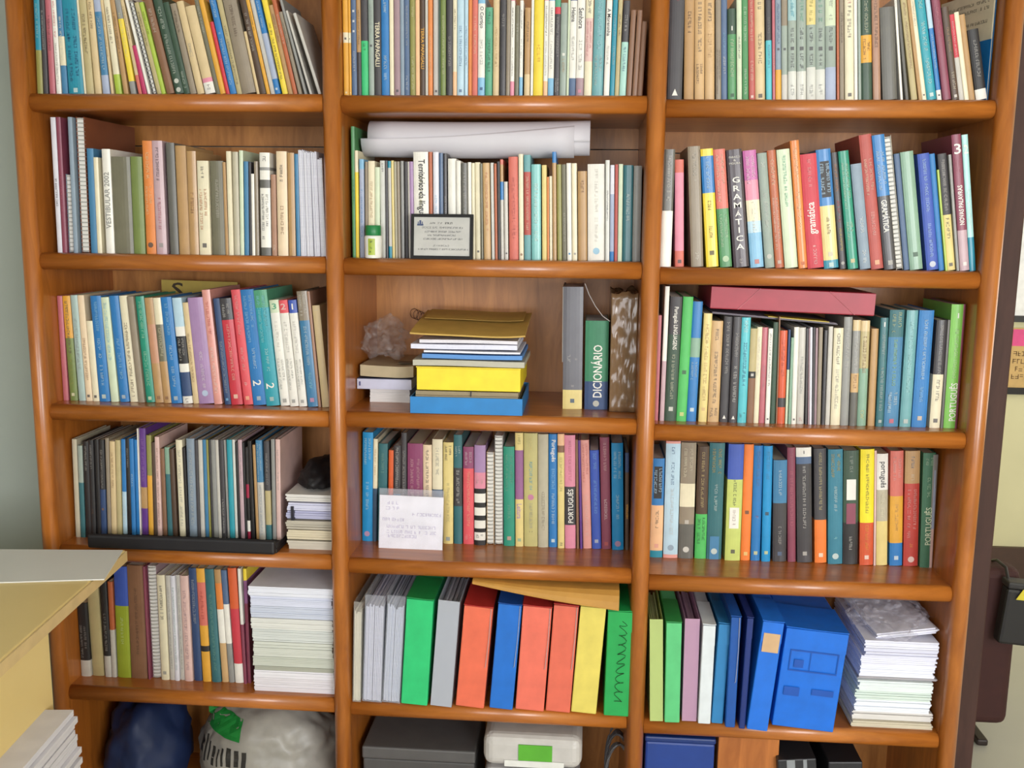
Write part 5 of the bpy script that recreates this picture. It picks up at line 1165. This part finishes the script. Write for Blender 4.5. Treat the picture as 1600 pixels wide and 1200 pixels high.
# ---------------------------------------------------------------- bottom compartments
zt = .265 + .018
crumple('blue_bag', 'dark blue fabric bag in the bottom left compartment', 'bag', (.135, .15, zt), (.10, .13, .15), '12244c', 'plain', 2.2, .6, 4, .18, None, 'fabric', -.12)
t = crumple('carrier_bag', 'grey plastic carrier bag with a green patch and black print in bottom left compartment', 'bag', (.44, .165, zt), (.185, .14, .145), '96928a', 'plain', 12.4, .4, 5, .10, None, 'body', -.12)
p = at(330, 1146, .03)
def bagprint(name, hx, rects):
    b_ = t.children[0]; me = b_.data; mb = MB()
    from mathutils.bvhtree import BVHTree
    bv = BVHTree.FromPolygons([q.co for q in me.vertices], [tuple(q.vertices) for q in me.polygons])
    for x0, x1, z0, z1 in rects:
        NX, NZ_ = 10, 6; g = []
        for j in range(NZ_ + 1):
            for i in range(NX + 1):
                x = x0 + (x1 - x0) * i / NX; zz = z0 + (z1 - z0) * j / NZ_
                h = bv.ray_cast(Vector((x, -1, zz)), Vector((0, 1, 0)))[0]; g.append((x, (h.y if h else -.02) - .0016, zz))
        n = len(mb.v); mb.v += g
        for j in range(NZ_):
            for i in range(NX): k = n + j * (NX + 1) + i; mb.f.append((k, k + 1, k + NX + 2, k + NX + 1))
    o = mb.build(name, mat(hx, .5), t); 
    if len(rects) > 1: o['kind'] = 'stuff'
lx, lz = p.x - .44, p.z - zt
bagprint('green_patch', '1e8438', [(lx - .05, lx + .06, lz - .030, lz + .012)])
rp = []; xx = lx - .06
for k in range(9):
    w_ = rn.uniform(.004, .013); rp.append((xx, xx + w_, lz - .082 - rn.uniform(0, .012), lz - .042 - rn.uniform(0, .018))); xx += w_ + .008
bagprint('lettering', '2a2826', rp)
# middle: grey box and clear storage box with green label, coil of cable
t = thing('grey_box', 'dull grey cardboard box in the bottom middle compartment', 'box', (.70, .045, zt))
soft_box('body', 0, .262, 0, .25, 0, .175, mat('4c4a4a', .6), t, .004); box('lid', -.002, .264, -.003, .252, .176, .206, mat('545252', .55), t, .004)
t = thing('storage_box', 'clear plastic storage box with a rounded lid and green label in bottom middle compartment', 'box', (.985, .012, zt))
sb = mat('b8b4b0', .35); W = .225
soft_box('body', .004, W - .004, .002, .24, 0, .19, mat('b0acac', .35, 'frost'), t, .014)
box('contents', .015, W - .015, .015, .225, .004, .17, mat('c8c4bc', .7, 'paper'), t)
box('lid', 0, W, -.002, .245, .191, .268, mat('c0bcb8', .35), t, .022, 4)
box('label_card', W * .36, W * .70, -.0045, -.0022, .212, .250, mat('58a830', .5), t); box('label_backing', W * .22, W * .82, -.0044, -.0022, .196, .211, mat('dcdcd8', .5), t)
t = thing('cable_coil', 'coil of grey cable beside the clear storage box', 'cable', (1.262, .07, zt))
mb = MB()
for k in range(9):
    R = .062 - .003 * (k % 4); ph = k * .7
    mb.tube([(.032 + .0 + R * .48 * math.cos(q) * (1 - .05 * (k % 3)), .012 * k + .006 * math.sin(q * 2 + ph), .135 + R * 1.5 * math.sin(q)) for q in [2 * PI * i / 26 for i in range(26)]], .003, 6, True)
o = mb.build('loops', mat('5c5a5c', .5), t); o['kind'] = 'stuff'
t = thing('blue_crate', 'navy blue plastic crate in the bottom right compartment', 'box', (1.352, .03, zt))
soft_box('body', 0, .155, 0, .24, 0, .262, mat('1c3c88', .45), t, .005); box('rim', -.002, .157, -.003, .242, .2625, .276, mat('14306e', .45), t, .004)
t = thing('wooden_board', 'plain orange-brown wooden board standing in the bottom right compartment', 'board', (1.516, .04, zt))
box('board', 0, .135, 0, .018, 0, .285, mat('b06a30', .45, 'woodv'), t, .002); box('edge_strip', 0, .135, .0185, .022, 0, .285, mat('7a4420', .5), t)
t = thing('binder', 'black lever binder with grey stripes in the bottom right compartment', 'binder', (1.668, .02, zt), (0, -.10, 0))
soft_box('cover', 0, .085, 0, .24, 0, .24, mat('242428', .45), t, .003); box('stripe', .02, .038, -.0012, -.0002, 0, .239, mat('888c90', .5), t); box('stripe', .056, .064, -.0012, -.0002, 0, .239, mat('888c90', .5), t)
t = thing('binder', 'plain dark binder at the right end of the bottom right compartment', 'binder', (1.772, .03, zt), (0, -.06, 0))
soft_box('cover', 0, .075, 0, .24, 0, .235, mat('1e1e22', .45), t, .003); box('spine_label', .02, .055, -.0012, -.0002, .13, .2, mat('4c4c50', .5), t)

# ---------------------------------------------------------------- desk in the left foreground with papers
C0 = atz(196, 859, 1.0); RZ = .096
dk = thing('desk', 'pale yellow laminate desk in the left foreground', 'desk', (C0.x, C0.y, 0), (0, 0, RZ))
M_D = mat('e6cc88', .4, 'wall'); M_D2 = mat('d8bc78', .45, 'wall')
box('desktop', -1.0, 0, -1.0, 0, .974, 1.0, M_D, dk, .003)
box('edge_band', .0005, .004, -.998, -.002, .976, .998, mat('d8bc84', .45), dk)
box('side_panel', -.030, -.010, -.97, -.345, 0, .973, M_D, dk); box('side_panel', -.97, -.95, -.97, -.345, 0, .973, M_D, dk)
box('back_panel', -.949, -.031, -.40, -.382, .35, .973, M_D2, dk)
box('bracket_shelf', -.009, .085, -.96, -.37, .655, .673, M_D, dk)
ang = RZ
pile('paper_stack', 'loose white papers stacked on the side shelf of the desk', 'papers', .272, .338, -.93, -.475, .6735, .835, 'd6d4da', 14, rn, jit=.012, rz=RZ)
# large sheet on the desktop
q = [atz(192, 860.5, 1.001), atz(163, 906, 1.001), atz(0, 911, 1.001), atz(-260, 919, 1.001), atz(-230, 858, 1.001)]
t = thing('paper_sheet', 'large white paper sheet lying along the far edge of the desk', 'paper', (q[0].x, q[0].y, 1.0005))
n = len(q); v = [(p.x - q[0].x, p.y - q[0].y, .0022) for p in q] + [(p.x - q[0].x, p.y - q[0].y, 0) for p in q]
obj('sheet', v, [tuple(range(n - 1, -1, -1)), tuple(range(n, 2 * n))] + [(i, (i + 1) % n, n + (i + 1) % n, n + i) for i in range(n)], mat('dcdcd6', .6, 'wall'), t)

# ---------------------------------------------------------------- space beyond the bookcase on the right
fy = 2.69
a, b_ = at(1583, 300, fy), at(1605, 503, fy)
t = thing('whiteboard', 'white board with a dark lower frame on the far cream wall', 'board', (a.x, fy, b_.z))
box('panel', 0, .9, -.012, 0, .03, 1.1, mat('f2f2f4', .25), t); box('frame_bottom', -.02, .92, -.02, 0, 0, .03, mat('2a282c', .4), t); box('frame_side', -.02, 0, -.02, 0, .0305, 1.1, mat('a8acb4', .4), t)
a, b_ = at(1576, 512, fy), at(1600, 612, fy)
t = thing('poster', 'sepia and pink poster in a black frame on the far cream wall', 'poster', (a.x, fy, b_.z))
H = a.z - b_.z
box('print', 0, .55, -.006, 0, .02, H, mat('cda96c', .6), t); box('pink_panel', .02, .2, -.008, -.0062, H * .72, H * .98, mat('e0508c', .6), t); box('frame_bottom', -.04, .59, -.014, 0, -.012, .0195, mat('1c1a1c', .4), t)
marks('lettering', mat('7a5c34', .6), t, lambda mb: [scribble(mb, Vector((.03, -.0066, H * q_)), X3, Z3, .45, .022, rn) for q_ in (.6, .48, .36, .24)])
xr = at(1588, 980, 1.06).x; zb = at(1575, 888, 1.06).z
M_MAR = mat('3a1816', .75); M_LEG = mat('241614', .5)
ch = thing('armchair', 'dark maroon upholstered chair beyond the right end of the bookcase', 'chair', (xr - .42, 1.06, 0))
box('backrest', 0, .42, -.012, .09, .09, zb, M_MAR, ch, .03, 4); box('seat', .0, .42, .092, .50, .26, .40, M_MAR, ch, .03, 4)
box('lower_frame', .02, .385, .095, .48, .20, .258, M_LEG, ch, .008)
for lx_, ly_ in ((.045, .13), (.36, .13), (.045, .45), (.36, .45)):
    lathe('leg', [(.012, 0), (.016, .02), (.02, .199)], M_LEG, ch, 10, loc=(lx_, ly_, 0))
for lx_ in (.045, .36): box('floor_runner', lx_ - .018, lx_ + .018, .02, .432, .0, .022, M_LEG, ch, .006)
a = at(1567, 896, 1.0)
t = thing('satchel', 'black satchel with a yellow triangle hanging on the back of the maroon chair', 'bag', (a.x, .985, zb - .225), (0, .08, 0))
soft_box('body', 0, .17, 0, .05, 0, .185, mat('1e1c1e', .5), t, .010); box('flap', -.003, .173, -.006, .053, .186, .208, mat('2a282a', .5), t, .006)
mb = MB(); mb.v = [(.025, -.008, .155), (.065, -.008, .155), (.042, -.008, .190), (.025, -.0065, .155), (.065, -.0065, .155), (.042, -.0065, .190)]; mb.f = [(0, 1, 2), (5, 4, 3), (0, 3, 4, 1), (1, 4, 5, 2), (2, 5, 3, 0)]
mb.build('yellow_triangle', mat('d8c838', .5), t)
MB().tube([(.01, .03, .2), (.006, .055, .236), (.0, .11, .24), (.0, .162, .22), (.0, .166, .12)], .005, 6).build('strap', mat('1e1c1e', .5), t, True)
